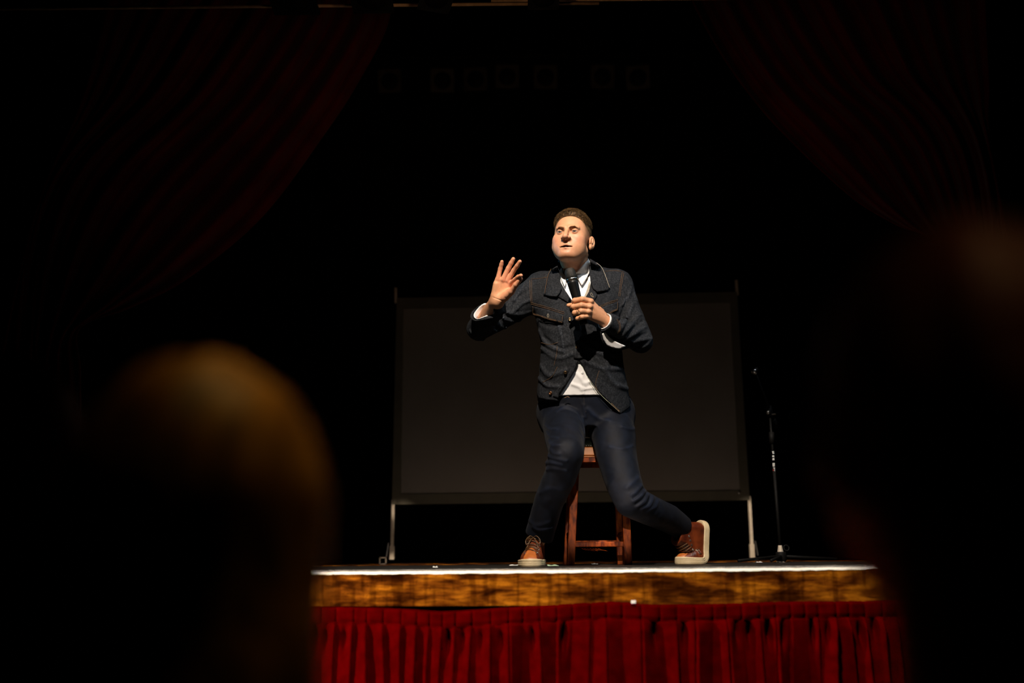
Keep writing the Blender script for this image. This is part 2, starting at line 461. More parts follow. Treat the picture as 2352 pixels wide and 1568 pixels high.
def panel(name, poly, base, lift, thick, m, parent, step=3.0, Y0=3.7, curved=False, pts3=None):
    """cloth leaf with the outline poly (photo pixels) lying on the surface base, lifted off by lift (number or function of px, py)"""
    ring = resample(list(poly) + [poly[0]], step)[:-1]
    if curved: ring = smooth_curve(list(poly) + [poly[0]], 6)[:-1]
    lo, hi = ring.min(0), ring.max(0)
    gx, gy = np.meshgrid(np.arange(lo[0], hi[0], step), np.arange(lo[1], hi[1], step)); G = np.stack([gx.ravel(), gy.ravel()], 1) + RNG.uniform(-.2, .2, (gx.size, 2))
    n = len(ring); x, y = G[:, 0], G[:, 1]; ins = np.zeros(len(G), bool); dmin = np.full(len(G), 1e9)
    for i in range(n):
        a, b = ring[i], ring[(i + 1) % n]
        c = ((a[1] > y) != (b[1] > y)) & (x < (b[0] - a[0]) * (y - a[1]) / (b[1] - a[1] + 1e-12) + a[0]); ins ^= c
        ab = b - a; t = np.clip(((G - a) @ ab) / (ab @ ab + 1e-9), 0, 1); dmin = np.minimum(dmin, np.linalg.norm(G - a - t[:, None] * ab, axis=1))
    G = G[ins & (dmin > step * 0.5)]
    allp = np.vstack([ring, G])
    r = delaunay_2d_cdt([Vector(p) for p in allp], [], [list(range(n))], 1, 1e-4)
    V2 = np.array([list(v) for v in r[0]]); F = r[2]
    P = trace(base, V2[:, 0], V2[:, 1], Y0) if pts3 is None else pts3(V2[:, 0], V2[:, 1])
    d = raydir(V2[:, 0], V2[:, 1])
    L = np.array([lift(a, b) for a, b in V2]) if callable(lift) else np.full(len(V2), lift)
    front = P - d * (L + thick)[:, None]; back = P - d * L[:, None]
    k = len(V2); FF = []; ed = {}
    for f in F:
        f = list(f); a = sum(V2[f[i]][0] * V2[f[(i + 1) % len(f)]][1] - V2[f[(i + 1) % len(f)]][0] * V2[f[i]][1] for i in range(len(f)))
        if a > 0: f = f[::-1]
        FF.append(tuple(f)); FF.append(tuple(i + k for i in f[::-1]))
        for i in range(len(f)): ed[(f[i], f[(i + 1) % len(f)])] = 1
    for (a, b) in list(ed):
        if (b, a) not in ed: FF.append((b, a, a + k, b + k))
    return mk(name, np.vstack([front, back]), FF, m, parent)


# ------------------------------------------------------------------ the man: joints (photo pixel, depth in metres)
def J(*a): return PX(*a).astype(np.float32)


def rotm(yaw, pitch, roll):
    return np.array(Matrix.Rotation(R(yaw), 3, 'Z') @ Matrix.Rotation(R(roll), 3, 'Y') @ Matrix.Rotation(R(-pitch), 3, 'X'))


HR = rotm(-17, 5, 2.5)
HC = PX(1303.5, 533, 4.335) - HR @ np.array([0, -0.085, 0.0])
HS = 1.05


def H2W(p): return HC + HR @ (np.array(p, float) * HS)


NB = J(1327, 625, 4.53)
SR, ER, WR = J(1246, 664, 4.52), J(1099, 755, 4.47), J(1143, 693, 4.26)
SL, EL, WL = J(1415, 657, 4.52), J(1472, 783, 4.46), J(1397, 742, 4.32)


def headf(L):
    Q = L.copy(); Q[:, 0] = np.abs(Q[:, 0])
    d = ell(L, (0, .012, .03), (.0765, .098, .089))
    d = smin(d, ell(L, (0, -.035, -.03), (.062, .057, .083)), .03)
    d = smin(d, cap(Q, (.051, -.004, -.063), (.021, -.068, -.0975), .021, .020), .03)
    d = smin(d, ell(L, (0, -.080, -.0985), (.028, .020, .018)), .014)
    d = smin(d, ell(Q, (.044, -.060, -.026), (.023, .024, .022)), .025)
    d = smin(d, ell(Q, (.041, -.050, -.058), (.024, .027, .028)), .025)
    d = smin(d, cap(Q, (.009, -.0925, .0165), (.043, -.080, .0175), .0095, .0085), .012)
    d = smax(d, -ell(Q, (.031, -.1035, -.001), (.020, .0205, .0125)), .010)
    d = smin(d, cap(L, (0, -.092, .010), (0, -.1165, -.030), .0066, .0110), .010)
    d = smin(d, ell(L, (0, -.1185, -.0345), (.0112, .0095, .0092)), .006)
    d = smin(d, ell(Q, (.0145, -.104, -.0365), (.0082, .012, .0088)), .005)
    d = smax(d, -ell(Q, (.0072, -.112, -.0452), (.0048, .0072, .0045)), .002)
    d = smin(d, ell(L, (0, -.077, -.068), (.032, .021, .025)), .026)
    d = smax(d, -cap(Q, (.017, -.107, -.043), (.036, -.099, -.066), .0045, .003), .009)
    d = smin(d, cap(Q, (.003, -.1005, -.0635), (.031, -.0720, -.0712), .0046, .0020), .004)
    d = smin(d, cap(Q, (.0, -.0985, -.0790), (.028, -.0740, -.0735), .0056, .0022), .004)
    d = smax(d, -ell(L, (0, -.0985, -.0712), (.0300, .020, .0032)), .002)
    d = smax(d, -cap(L, (-.012, -.108, -.0885), (.012, -.108, -.0885), .0062), .008)
    lid = np.maximum(cap(Q, (.0315, -.0812, 0), (.0316, -.0812, 0), .0143), -ell(Q, (.0322, -.0985, -.0016), (.0135, .017, .0042)))
    d = smin(d, lid, .0028)
    er = np.array(Matrix.Rotation(R(-24), 3, 'Z'))
    Q2 = Q - np.float32([.003, .002, -.009])
    e = ell(Q2, (.081, .014, -.006), (.0085, .0185, .029), er)
    e = smin(e, ell(Q2, (.0775, .004, -.031), (.0065, .010, .011)), .006)
    e = smax(e, -ell(Q2, (.0885, .008, -.002), (.0080, .0110, .019), er), .003)
    e = smin(e, cap(Q2, (.085, .006, -.010), (.084, .012, .012), .0028), .003)
    e = smin(e, cap(Q2, (.077, -.003, -.012), (.0775, -.004, -.002), .004), .004)
    d = smin(d, e, .005)
    return d


def toL(P): return ((P - HC.astype(np.float32)) @ HR.astype(np.float32)) / HS


NECK_HI = H2W((0, .016, -.075))


def neckf(P):
    d = cap(P, NECK_HI, NB, .056, .062)
    Q = [H2W((s * .054, .034, -.062)) for s in (-1, 1)]
    d = smin(d, cap(P, Q[0], PX(1316, 640, 4.44), .012, .011), .02)
    return smin(d, cap(P, Q[1], PX(1322, 640, 4.44), .012, .011), .02)


# right hand (raised, palm to the hall) and left hand (round the microphone)
FR = {
    'little': ([(1144, 640, 4.205), (1149, 617, 4.19), (1151.5, 607, 4.18), (1153, 600.5, 4.172)], [.0108, .0088, .0080, .0070]),
    'ring': ([(1156, 641, 4.20), (1167.5, 616, 4.18), (1174, 604, 4.168), (1179, 594.5, 4.158)], [.0118, .0098, .0090, .0080]),
    'middle': ([(1167, 643, 4.20), (1180, 621, 4.175), (1188, 610, 4.155), (1194, 600.5, 4.14)], [.0118, .0098, .0090, .0080]),
    'index': ([(1175, 650, 4.20), (1183, 642.5, 4.16), (1190, 636, 4.13), (1196.5, 632.5, 4.108)], [.0118, .0098, .0088, .0078]),
    'thumb': ([(1160, 683, 4.215), (1175, 669, 4.18), (1185, 653.5, 4.15), (1196, 640.5, 4.128)], [.0165, .0135, .0108, .0088]),
}
MB0, MB1 = PX(1307, 617, 4.260), PX(1341, 745, 4.280)       # microphone axis
MAX = (MB1 - MB0) / np.linalg.norm(MB1 - MB0)
FL = {
    'index': ([(1357, 692, 4.250), (1337, 687, 4.230), (1320, 690, 4.245), (1318, 693, 4.280), (1332, 697, 4.300)], [.0135, .0118, .0112, .0098, .0085]),
    'middle': ([(1355, 704, 4.245), (1335, 701, 4.225), (1317, 704, 4.242), (1315, 707, 4.279), (1331, 709, 4.301)], [.0135, .0118, .0112, .0098, .0085]),
    'ring': ([(1353, 715.5, 4.247), (1335, 714, 4.229), (1320, 718, 4.245), (1318, 720, 4.281), (1334, 721, 4.303)], [.0130, .0114, .0108, .0095, .0085]),
    'little': ([(1349, 726, 4.255), (1337, 727.5, 4.235), (1327, 731, 4.250), (1325, 731, 4.283), (1338, 731, 4.303)], [.0118, .0102, .0095, .0085, .0075]),
    'thumb': ([(1380, 716, 4.325), (1360, 704, 4.325), (1330, 699, 4.320), (1306, 701, 4.297)], [.0165, .0140, .0112, .0092]),
}


def fingers(P, T, k):
    out = None
    for n, (p, r) in T.items():
        e = chain(P, [PX(*q) for q in p], r)
        for q, rr in zip(p[1:-1], r[1:-1]): e = smin(e, cap(P, PX(*q), PX(*q) + .0005, rr * 1.03), .004)
        out = e if out is None else smin(out, e, k)
    return out


def handR(P):
    f = fingers(P, FR, .0025)
    wr = PX(1141, 692, 4.255)
    p = None
    for q, r in (((1143, 644, 4.212), .0125), ((1155, 645, 4.208), .0130), ((1166, 647, 4.208), .0130), ((1173, 652, 4.208), .0125)):
        e = cap(P, wr, PX(*q), .022, r); p = e if p is None else smin(p, e, .010)
    p = smin(p, cap(P, PX(1137, 676, 4.232), PX(1139.5, 652, 4.212), .0165, .0125), .010)       # heel below the little finger
    p = smin(p, cap(P, PX(1155, 683, 4.228), PX(1172, 668, 4.192), .0205, .0150), .010)         # ball of the thumb
    p = smin(p, cap(P, wr + (wr - ER) * .03, ER + (WR - ER) * .55, .030, .037), .02)
    d = smin(p, f, .007)
    for a, b in (((1140, 655, 4.195), (1168, 663, 4.19)), ((1150, 648, 4.193), (1176, 655, 4.185)), ((1160, 688, 4.2), (1163, 660, 4.185)), ((1124, 680, 4.22), (1152, 690, 4.215))):
        d = smax(d, -cap(P, PX(*a), PX(*b), .0002), .005)
    return d


def handL(P):
    f = fingers(P, FL, .002)
    wr = PX(1396, 741, 4.320)
    p = None
    for q, r in (((1357, 694, 4.257), .0135), ((1356, 704, 4.252), .0135), ((1354, 715, 4.254), .0130), ((1350, 725, 4.261), .0122)):
        e = cap(P, wr, PX(*q), .023, r); p = e if p is None else smin(p, e, .010)
    p = smin(p, cap(P, wr, PX(1374, 713, 4.310), .022, .019), .012)
    p = smin(p, cap(P, wr, EL + (WL - EL) * .5, .026, .036), .015)
    d = smin(p, f, .006)
    for q, rr in (((1356.5, 692, 4.240), .0105), ((1354.5, 704, 4.234), .0105), ((1352, 715.5, 4.237), .0100), ((1348, 726, 4.246), .009)):
        d = smin(d, cap(P, PX(*q), PX(*q) + .0005, rr), .006)                                    # knuckles
    return np.maximum(d, -cap(P, MB0 + MAX * .05, MB1, .0195, .0165))


# legs
LEGR = ([J(1292, 958, 4.62), J(1297, 1003, 4.40), J(1301, 1040, 4.20), J(1287, 1093, 4.265), J(1261, 1150, 4.355), J(1238, 1232, 4.455)], [.098, .087, .073, .067, .062, .061])
LEGL = ([J(1400, 958, 4.60), J(1410, 1003, 4.505), J(1416, 1045, 4.465), J(1432, 1108, 4.40), J(1449, 1150, 4.37), J(1494, 1172, 4.45), J(1535, 1190, 4.54), J(1566, 1211, 4.60)], [.103, .096, .088, .077, .070, .064, .061, .053])


def zat(py, Y=4.5): return float(PX(1340, py, Y)[2])


_rows = [(640, 1240, 1418, .095, 4.53), (690, 1224, 1434, .118, 4.51), (740, 1233, 1430, .127, 4.505), (790, 1243, 1427, .124, 4.51), (840, 1240, 1433, .128, 4.525), (890, 1235, 1444, .134, 4.55), (935, 1230, 1452, .140, 4.57), (980, 1232, 1455, .140, 4.58)]
_z = np.array([zat(r[0]) for r in _rows]); _xl = np.array([PX(r[1], r[0], 4.5)[0] for r in _rows]); _xr = np.array([PX(r[2], r[0], 4.5)[0] for r in _rows])
_zz = np.linspace(_z.min(), _z.max(), 200)


def _sm(v):
    a = np.interp(_zz, _z[::-1], np.array(v)[::-1]); k = np.hanning(25); k /= k.sum(); return np.convolve(np.pad(a, 12, 'edge'), k, 'valid')


_cx, _rx, _ry, _cy = _sm((_xl + _xr) / 2), _sm((_xr - _xl) / 2), _sm([r[3] for r in _rows]), _sm([r[4] for r in _rows])
ZTOP, ZBOT = _z.max(), _z.min()


def loft(P):
    z = np.clip(P[:, 2], ZBOT, ZTOP)
    x = np.abs(P[:, 0] - np.interp(z, _zz, _cx)) / np.interp(z, _zz, _rx); y = np.abs(P[:, 1] - np.interp(z, _zz, _cy)) / np.interp(z, _zz, _ry)
    rm = np.minimum(np.interp(z, _zz, _rx), np.interp(z, _zz, _ry))
    q = (x ** 2.5 + y ** 2.5) ** 0.4
    return ((q - 1) * rm).astype(np.float32)


def torso(P):
    d = np.maximum(loft(P), np.maximum(P[:, 2] - ZTOP, ZBOT - P[:, 2]))
    d = smin(d, cap(P, SR + np.float32([.0, 0, 0]), SL, .072, .073), .05)
    d = smin(d, cap(P, NB, SR + (SL - SR) * .1, .055, .062), .04)
    d = smin(d, cap(P, NB, SL + (SR - SL) * .1, .055, .064), .04)
    return d


def armR0(P):
    return chain(P, [SR, SR + (ER - SR) * .5, ER, ER + (WR - ER) * .5, ER + (WR - ER) * 0.8], [.074, .067, .054, .052, .054])


def armL0(P):
    return chain(P, [SL, SL + (EL - SL) * .5, EL, EL + (WL - EL) * .5, EL + (WL - EL) * .95], [.071, .060, .055, .049, .0455])


def armL1(P):
    return np.minimum(armL0(P), chain(P, [EL + (WL - EL) * .9, EL + (WL - EL) * 1.35], [.0455, .045]))


def jacket0(P):
    return smin(smin(torso(P), armR0(P), .03), armL0(P), .022)


# folds of the denim: photo polylines, height, width
def foldset(base, defs, Y0=3.7):
    out = []
    for pts, amp, wd in defs:
        c = smooth_curve(pts, 4) if len(pts) > 2 else resample(pts, 8)
        W = trace(base, c[:, 0], c[:, 1], Y0); out.append((W.astype(np.float32), amp, wd))
    return out


def applyfolds(P, d, FS):
    for W, amp, wd in FS:
        lo, hi = W.min(0) - 3 * wd, W.max(0) + 3 * wd
        s = np.nonzero(((P > lo) & (P < hi)).all(1))[0]
        if len(s):
            Q = P[s]; e = None
            for i in range(len(W) - 1):
                x = cap(Q, W[i], W[i + 1], 0.0); e = x if e is None else np.minimum(e, x)
            # fade at both ends
            d[s] -= amp * np.exp(-(e / wd) ** 2)
    return d


JF = foldset(jacket0, [
    # raised arm, upper sleeve
    ([(1213, 660), (1196, 668), (1182, 690)], 0.0121, 0.0075), ([(1217, 690), (1200, 697), (1180, 716)], 0.0103, 0.0068), ([(1206, 672), (1190, 682), (1178, 702)], -0.0086, 0.0054),
    ([(1216, 716), (1190, 722), (1158, 716)], 0.0121, 0.0068), ([(1200, 735), (1175, 738), (1150, 728)], 0.0103, 0.0061), ([(1212, 726), (1186, 730), (1156, 722)], -0.0086, 0.0048),
    ([(1180, 752), (1155, 752), (1138, 740)], 0.0121, 0.0068), ([(1150, 765), (1132, 755), (1126, 738)], 0.0103, 0.0061), ([(1165, 758), (1146, 752), (1134, 740)], -0.0086, 0.0048),
    ([(1215, 640), (1205, 650), (1200, 664)], 0.0086, 0.0054), ([(1110, 780), (1092, 775), (1080, 760)], 0.0086, 0.0068),
    # bent arm, elbow fan
    ([(1425, 775), (1450, 745), (1470, 722)], 0.0155, 0.0075), ([(1430, 783), (1455, 768), (1482, 750)], 0.0155, 0.0068), ([(1445, 789), (1465, 783), (1490, 778)], 0.0138, 0.0061),
    ([(1424, 760), (1440, 728), (1452, 700)], 0.0103, 0.0075), ([(1428, 779), (1452, 757), (1476, 737)], -0.0121, 0.0054), ([(1438, 787), (1460, 776), (1486, 764)], -0.0103, 0.0048),
    ([(1440, 640), (1452, 662), (1462, 690)], 0.0103, 0.0088), ([(1430, 700), (1445, 676), (1452, 650)], 0.0086, 0.0068), ([(1423, 735), (1434, 705), (1440, 680)], -0.0086, 0.0061),
    ([(1470, 800), (1486, 792), (1496, 776)], 0.0103, 0.0068), ([(1430, 770), (1442, 778), (1464, 792)], 0.0086, 0.0054),
    # body
    ([(1240, 760), (1255, 790), (1290, 806)], 0.0103, 0.0095), ([(1245, 800), (1280, 822), (1318, 812)], 0.0103, 0.0088), ([(1250, 775), (1285, 800), (1322, 795)], -0.0069, 0.0082),
    ([(1243, 840), (1262, 862), (1300, 850)], 0.0103, 0.0095), ([(1340, 790), (1380, 812), (1425, 815)], 0.0086, 0.0095), ([(1345, 830), (1385, 846), (1430, 846)], 0.0086, 0.0095),
    ([(1278, 730), (1290, 770), (1296, 810)], 0.0069, 0.0082), ([(1390, 850), (1410, 880), (1440, 892)], 0.0103, 0.0095), ([(1380, 740), (1392, 790), (1396, 840)], 0.0069, 0.0082),
    ([(1238, 868), (1256, 885), (1285, 888)], 0.0086, 0.0082), ([(1243, 740), (1262, 748), (1288, 745)], -0.0069, 0.0082),
])


def poly2d(x, z, poly):
    """signed distance to a polygon in the X-Z plane"""
    d = np.full(len(x), 1e9); ins = np.zeros(len(x), bool); n = len(poly)
    for i in range(n):
        a, b = poly[i], poly[(i + 1) % n]; ab = b - a
        t = np.clip(((x - a[0]) * ab[0] + (z - a[1]) * ab[1]) / (ab @ ab + 1e-12), 0, 1)
        d = np.minimum(d, np.hypot(x - a[0] - t * ab[0], z - a[1] - t * ab[1]))
        ins ^= ((a[1] > z) != (b[1] > z)) & (x < (b[0] - a[0]) * (z - a[1]) / (b[1] - a[1] + 1e-12) + a[0])
    return np.where(ins, -d, d).astype(np.float32)


def zpoly(pts, Y=4.40): return [PX(a, b, Y)[[0, 2]] for a, b in pts]


VNECK = zpoly([(1270, 560), (1282, 606), (1287, 645), (1300, 672), (1315, 697), (1326, 703), (1338, 694), (1352, 672), (1359, 640), (1354, 600), (1366, 560)], 4.42)
VLOW = zpoly([(1329, 826), (1321, 850), (1303, 878), (1284, 905), (1281, 914), (1288, 918), (1311, 915), (1309, 950), (1180, 960), (1300, 1000), (1428, 1000), (1426, 948), (1405, 925), (1378, 900), (1355, 869), (1338, 838)])
HEM = zpoly([(1215, 882), (1234, 892), (1238, 908), (1260, 916), (1288, 920), (1311, 915), (1345, 935), (1378, 902), (1404, 926), (1426, 948), (1442, 936), (1460, 920), (1490, 930), (1490, 1100), (1180, 1100)], 4.43)
# shirt cuff / sleeve openings
CUT_R = (PX(1075, 741, 4.33), PX(1135, 718, 4.30), PX(1110, 692, 4.385))
_n = np.cross(CUT_R[1] - CUT_R[0], CUT_R[2] - CUT_R[0]); _n /= np.linalg.norm(_n)
if _n @ (WR - ER) < 0: _n = -_n
NCR = _n.astype(np.float32); OCR = ((CUT_R[0] + CUT_R[1] + CUT_R[2]) / 3).astype(np.float32)
NCL = ((WL - EL) / np.linalg.norm(WL - EL)).astype(np.float32); OCL = (WL + NCL * .022).astype(np.float32)


def jacket(P):
    t = torso(P)
    a, b = armR0(P), armL1(P)
    # loose turned-out cuff of the raised arm, open slit cuff of the other
    fr = ER + (WR - ER) * .45
    a = smin(a, cap(P, fr, OCR + NCR * .03, .050, .062), .02)
    d = smin(smin(t, a, .03), b, .022)
    d = applyfolds(P, d, JF)
    d = d - .0013 * wob(P, 75, 1) - .0010 * wob(P, 140, 2)
    # sleeves end: hollow at the cuff
    nr = np.linalg.norm(P - OCR, axis=1) < .16
    if nr.any():
        Q = P[nr]; c = d[nr]; s = (Q - OCR) @ NCR
        c = np.where(cap(Q, fr, OCR + NCR * .06, .066, .085) < .012, np.maximum(c, s), c)
        c = np.maximum(c, -cap(Q, fr + (OCR - fr) * .3, OCR + NCR * .05, .0475, .060)); d[nr] = c
    nl = np.linalg.norm(P - OCL, axis=1) < .13
    if nl.any():
        Q = P[nl]; c = d[nl]; s = (Q - OCL) @ NCL
        near = cap(Q, EL, WL + NCL * .1, .056) < .01
        c = np.where(near, np.maximum(c, s), c)
        c = np.maximum(c, -cap(Q, OCL - NCL * .06, OCL + NCL * .05, .037, .039)); d[nl] = c
    # neck and front openings (a slot a finger deep, the shirt lies in it)
    front = P[:, 1] < 4.52
    x, z = P[:, 0], P[:, 2]
    m = np.nonzero(front & (np.abs(d) < .06))[0]
    if len(m):
        Q = P[m]; deep = -(d[m] + .022)
        cut = np.maximum(poly2d(x[m], z[m], VNECK), -(d[m] + .045)); d[m] = np.maximum(d[m], -cut)
        cut = np.maximum(poly2d(x[m], z[m], VLOW), deep); d[m] = np.maximum(d[m], -cut)
    m = np.nonzero((np.abs(d) < .12) & (z < ZBOT + .35))[0]
    if len(m): d[m] = np.maximum(d[m], -poly2d(x[m], z[m], HEM))
    # hollow around the neck
    return np.maximum(d, -cap(P, NECK_HI, NB - (NB - NECK_HI) * .05, .062, .069))


def shirtf(P):
    d = torso(P) + .013
    d = applyfolds(P, d, SF) - .0012 * wob(P, 60, 3)
    waist = WAISTZ + .10 * (P[:, 1] - 4.43)
    d = np.maximum(d, waist - P[:, 2])
    st = np.maximum(np.abs(cap(P, NECK_HI, NB, .061, .068)) - .0025, 0)
    top = (P - PX(1318, 612, 4.50)) @ np.float32([-.10, .22, .97])
    st = np.maximum(cap(P, NECK_HI, NB, .066, .073), top)
    d = smin(np.maximum(d, -1), st, .01)
    d = np.maximum(d, -cap(P, NECK_HI - (NB - NECK_HI) * .5, NB, .058, .0655))
    # open collar: throat shows
    return np.maximum(d, -np.maximum(poly2d(P[:, 0], P[:, 2], THROAT), P[:, 1] - 4.50))


WAISTZ = zat(907, 4.43)
THROAT = zpoly([(1283, 560), (1283, 612), (1294, 627), (1308, 636), (1322, 629), (1349, 599), (1356, 560)], 4.43)
SF = foldset(lambda P: torso(P) + .013, [([(1318, 852), (1334, 868), (1345, 884)], .005, .008), ([(1340, 880), (1356, 876), (1370, 868)], .004, .007), ([(1315, 882), (1330, 888), (1340, 892)], .005, .007), ([(1338, 835), (1339, 870), (1340, 905)], .004, .004), ([(1335, 895), (1350, 892), (1366, 890)], .004, .006)])

STOOL_TOP = zat(1004, 4.60)


def jeans0(P):
    d = smin(chain(P, *LEGR), chain(P, *LEGL), .02)
    pel = cap(P, PX(1292, 944, 4.63), PX(1398, 944, 4.63), .115)
    d = smin(d, pel, .05)
    up = np.maximum(loft(P) + .021, np.maximum(P[:, 2] - (WAISTZ + .012 + .10 * (P[:, 1] - 4.43)), ZBOT - P[:, 2]))
    return smin(d, up, .02)


KF = foldset(jeans0, [
    ([(1252, 975), (1262, 985), (1280, 986)], .005, .007), ([(1255, 992), (1264, 1003), (1282, 1006)], .005, .007), ([(1260, 1012), (1268, 1022), (1286, 1022)], .006, .008),
    ([(1264, 1030), (1272, 1040), (1284, 1042)], .006, .008), ([(1255, 1046), (1275, 1052), (1300, 1058)], .006, .008), ([(1250, 1062), (1270, 1062), (1290, 1066)], .006, .009),
    ([(1246, 1080), (1268, 1075), (1300, 1080)], .005, .009), ([(1338, 960), (1342, 985), (1344, 1010)], .004, .006), ([(1326, 950), (1336, 972), (1342, 996)], .005, .006),
    ([(1330, 990), (1338, 1005), (1342, 1020)], .004, .006), ([(1340, 930), (1342, 945), (1345, 958)], .004, .005), ([(1280, 945), (1300, 935), (1322, 945)], .004, .010),
    # bent left knee
    ([(1450, 1136), (1462, 1128), (1474, 1114)], .006, .007), ([(1455, 1150), (1470, 1140), (1482, 1126)], .008, .008), ([(1463, 1163), (1480, 1152), (1488, 1134)], .009, .008),
    ([(1475, 1168), (1492, 1160), (1500, 1140)], .008, .008), ([(1456, 1145), (1468, 1135), (1478, 1120)], -.006, .006), ([(1462, 1158), (1476, 1146), (1486, 1130)], -.006, .006),
    ([(1470, 1166), (1486, 1156), (1494, 1138)], -.006, .006), ([(1440, 1120), (1452, 1108), (1466, 1096)], .005, .010), ([(1490, 1172), (1506, 1162), (1512, 1146)], .005, .009),
    ([(1430, 980), (1445, 985), (1458, 984)], .004, .008), ([(1400, 1025), (1430, 1030), (1462, 1020)], .003, .008), ([(1350, 940), (1375, 960), (1400, 966)], .004, .010),
    # hem of the planted leg
    ([(1225, 1210), (1240, 1217), (1268, 1212)], .006, .008), ([(1215, 1195), (1232, 1206), (1260, 1200)], .004, .010), ([(1240, 1130), (1262, 1120), (1290, 1125)], .003, .012),
])


def jeans(P):
    d = applyfolds(P, jeans0(P), KF) - .0012 * wob(P, 55, 5) - .0007 * wob(P, 130, 7)
    a, b = LEGR[0][-1], LEGR[0][-2]; n = (a - b) / np.linalg.norm(a - b); n = (n + np.float32([-.10, -.25, 0])); n /= np.linalg.norm(n)
    near = cap(P, b, a + n * .1, .09) < .02
    d = np.where(near, np.maximum(d, (P - a) @ n.astype(np.float32)), d)
    d = np.maximum(d, -cap(P, a - n * .035, a + n * .06, .050))
    a, b = LEGL[0][-1], LEGL[0][-2]; n = (a - b) / np.linalg.norm(a - b)
    near = cap(P, b, a + n * .1, .08) < .02
    d = np.where(near, np.maximum(d, (P - a) @ n.astype(np.float32)), d)
    d = np.maximum(d, -cap(P, a - n * .035, a + n * .06, .044))
    # the seat presses flat on the cushion
    onseat = (P[:, 1] > 4.585) & (P[:, 2] > .3)
    return np.where(onseat, np.maximum(d, STOOL_TOP - .001 - P[:, 2]), d)


# ------------------------------------------------------------------ body mesh
FOOT_R = {}; FOOT_L = {}


def bodyf(P):
    d = torso(P) + .034
    d = smin(d, chain(P, [SR, ER], [.045, .036]), .02)
    d = smin(d, chain(P, [SL, EL], [.045, .036]), .02)
    d = np.minimum(d, chain(P, [ER, ER + (WR - ER) * .5], [.036, .036]))
    d = np.minimum(d, chain(P, [EL, EL + (WL - EL) * .5], [.036, .036]))
    pel = cap(P, PX(1295, 944, 4.64), PX(1396, 944, 4.64), .08)
    d = smin(d, pel, .03)
    for pts, rs in (LEGR, LEGL):
        d = smin(d, chain(P, pts, [r * .62 for r in rs]), .02)
    d = smin(d, cap(P, LEGR[0][-1], PX(1228, 1280, 4.46), .027, .022), .01)
    d = smin(d, cap(P, PX(1228, 1285, 4.46), PX(1220, 1292, 4.33), .016, .014), .015)
    d = smin(d, cap(P, LEGL[0][-1], PX(1586, 1225, 4.62), .031, .024), .01)
    d = smin(d, cap(P, PX(1588, 1225, 4.62), PX(1590, 1270, 4.62), .022, .018), .01)
    d = smin(d, neckf(P), .02)
    L = toL(P); s = np.nonzero((np.abs(L) < np.float32([.12, .15, .16])).all(1))[0]
    if len(s):
        hd = headf(L[s]) * HS; d[s] = smin(d[s], hd, .012)
    s = np.nonzero(np.linalg.norm(P - PX(1155, 665, 4.22).astype(np.float32), axis=1) < .24)[0]
    if len(s): d[s] = np.minimum(d[s], handR(P[s]))
    s = np.nonzero(np.linalg.norm(P - PX(1360, 715, 4.24).astype(np.float32), axis=1) < .22)[0]
    if len(s): d[s] = np.minimum(d[s], handL(P[s]))
    return d


def tint(V):
    """skin colour of every vertex: lips, flush, shaved sides, knuckles"""
    P = V.astype(np.float32); L = toL(P); n = len(P)
    base = np.tile(np.array([0.64, 0.310, 0.165]), (n, 1))

    def mix(wt, c):
        nonlocal base
        wt = np.clip(wt, 0, 1)[:, None]; base = base * (1 - wt) + np.array(c) * wt
    Q = L.copy(); Q[:, 0] = np.abs(Q[:, 0]); g = lambda c, r: np.exp(-((Q - np.float32(c)) ** 2 / np.float32(r) ** 2).sum(1))
    inhead = (np.abs(L) < np.float32([.12, .15, .145])).all(1)
    h = inhead.astype(float)
    mix(.45 * h * g((.042, -.07, -.035), (.03, .04, .022)), (.62, .23, .15))
    mix(.55 * h * g((0, -.115, -.036), (.018, .02, .014)), (.60, .22, .15))
    mix(.3 * h * g((.0, -.1, -.095), (.03, .03, .014)), (.62, .26, .18))
    lip = np.maximum(np.exp(-(cap(Q, (.0, -.101, -.066), (.031, -.082, -.0708), 0) / .0040) ** 2), np.exp(-(cap(Q, (.0, -.099, -.0778), (.028, -.0820, -.0735), 0) / .0050) ** 2))
    mix(.95 * h * lip, (.46, .135, .10))
    mix(h * (ell(Q, (0, -.0985, -.0712), (.0290, .018, .0038)) < 0), (.07, .015, .01))
    mix(.5 * h * g((.03, -.09, .0), (.019, .02, .012)), (.42, .19, .11))
    stub = h * np.clip((-.062 - L[:, 2]) / .03, 0, 1) * np.clip((.03 - L[:, 1]) / .05, 0, 1)
    mix(.10 * stub, (.3, .17, .11))
    hl = hairline(L)
    side = h * np.clip((hl + .040) / .035, 0, 1) * np.clip((L[:, 1] + .060) / .03, 0, 1) * (np.abs(L[:, 0]) < .0785)
    mix(.74 * side, (.10, .055, .03)); mix(h * (hl > .004) * .9, (.09, .05, .025))
    for T in (FR,):
        dd = fingers(P, {k: v for k, v in T.items()}, .003)
        mix(.4 * np.exp(-np.clip(dd, 0, 1) / .006), (.66, .25, .155))
    rr = np.exp(-(np.linalg.norm(P - PX(1166, 648, 4.19).astype(np.float32), axis=1) / .022) ** 2); mix(.5 * rr, (.70, .28, .18))
    palm = np.exp(-(np.linalg.norm(P - PX(1158, 650, 4.2).astype(np.float32), axis=1) / .085) ** 4); base = base * (1 + .22 * palm[:, None] * np.array([[1, 1.1, 1.15]]))
    arm = np.linalg.norm(P - PX(1370, 725, 4.24).astype(np.float32), axis=1) < .12
    mix(.35 * arm * np.clip(wob(P, 260, 4), 0, 1), (.42, .19, .09))
    return base


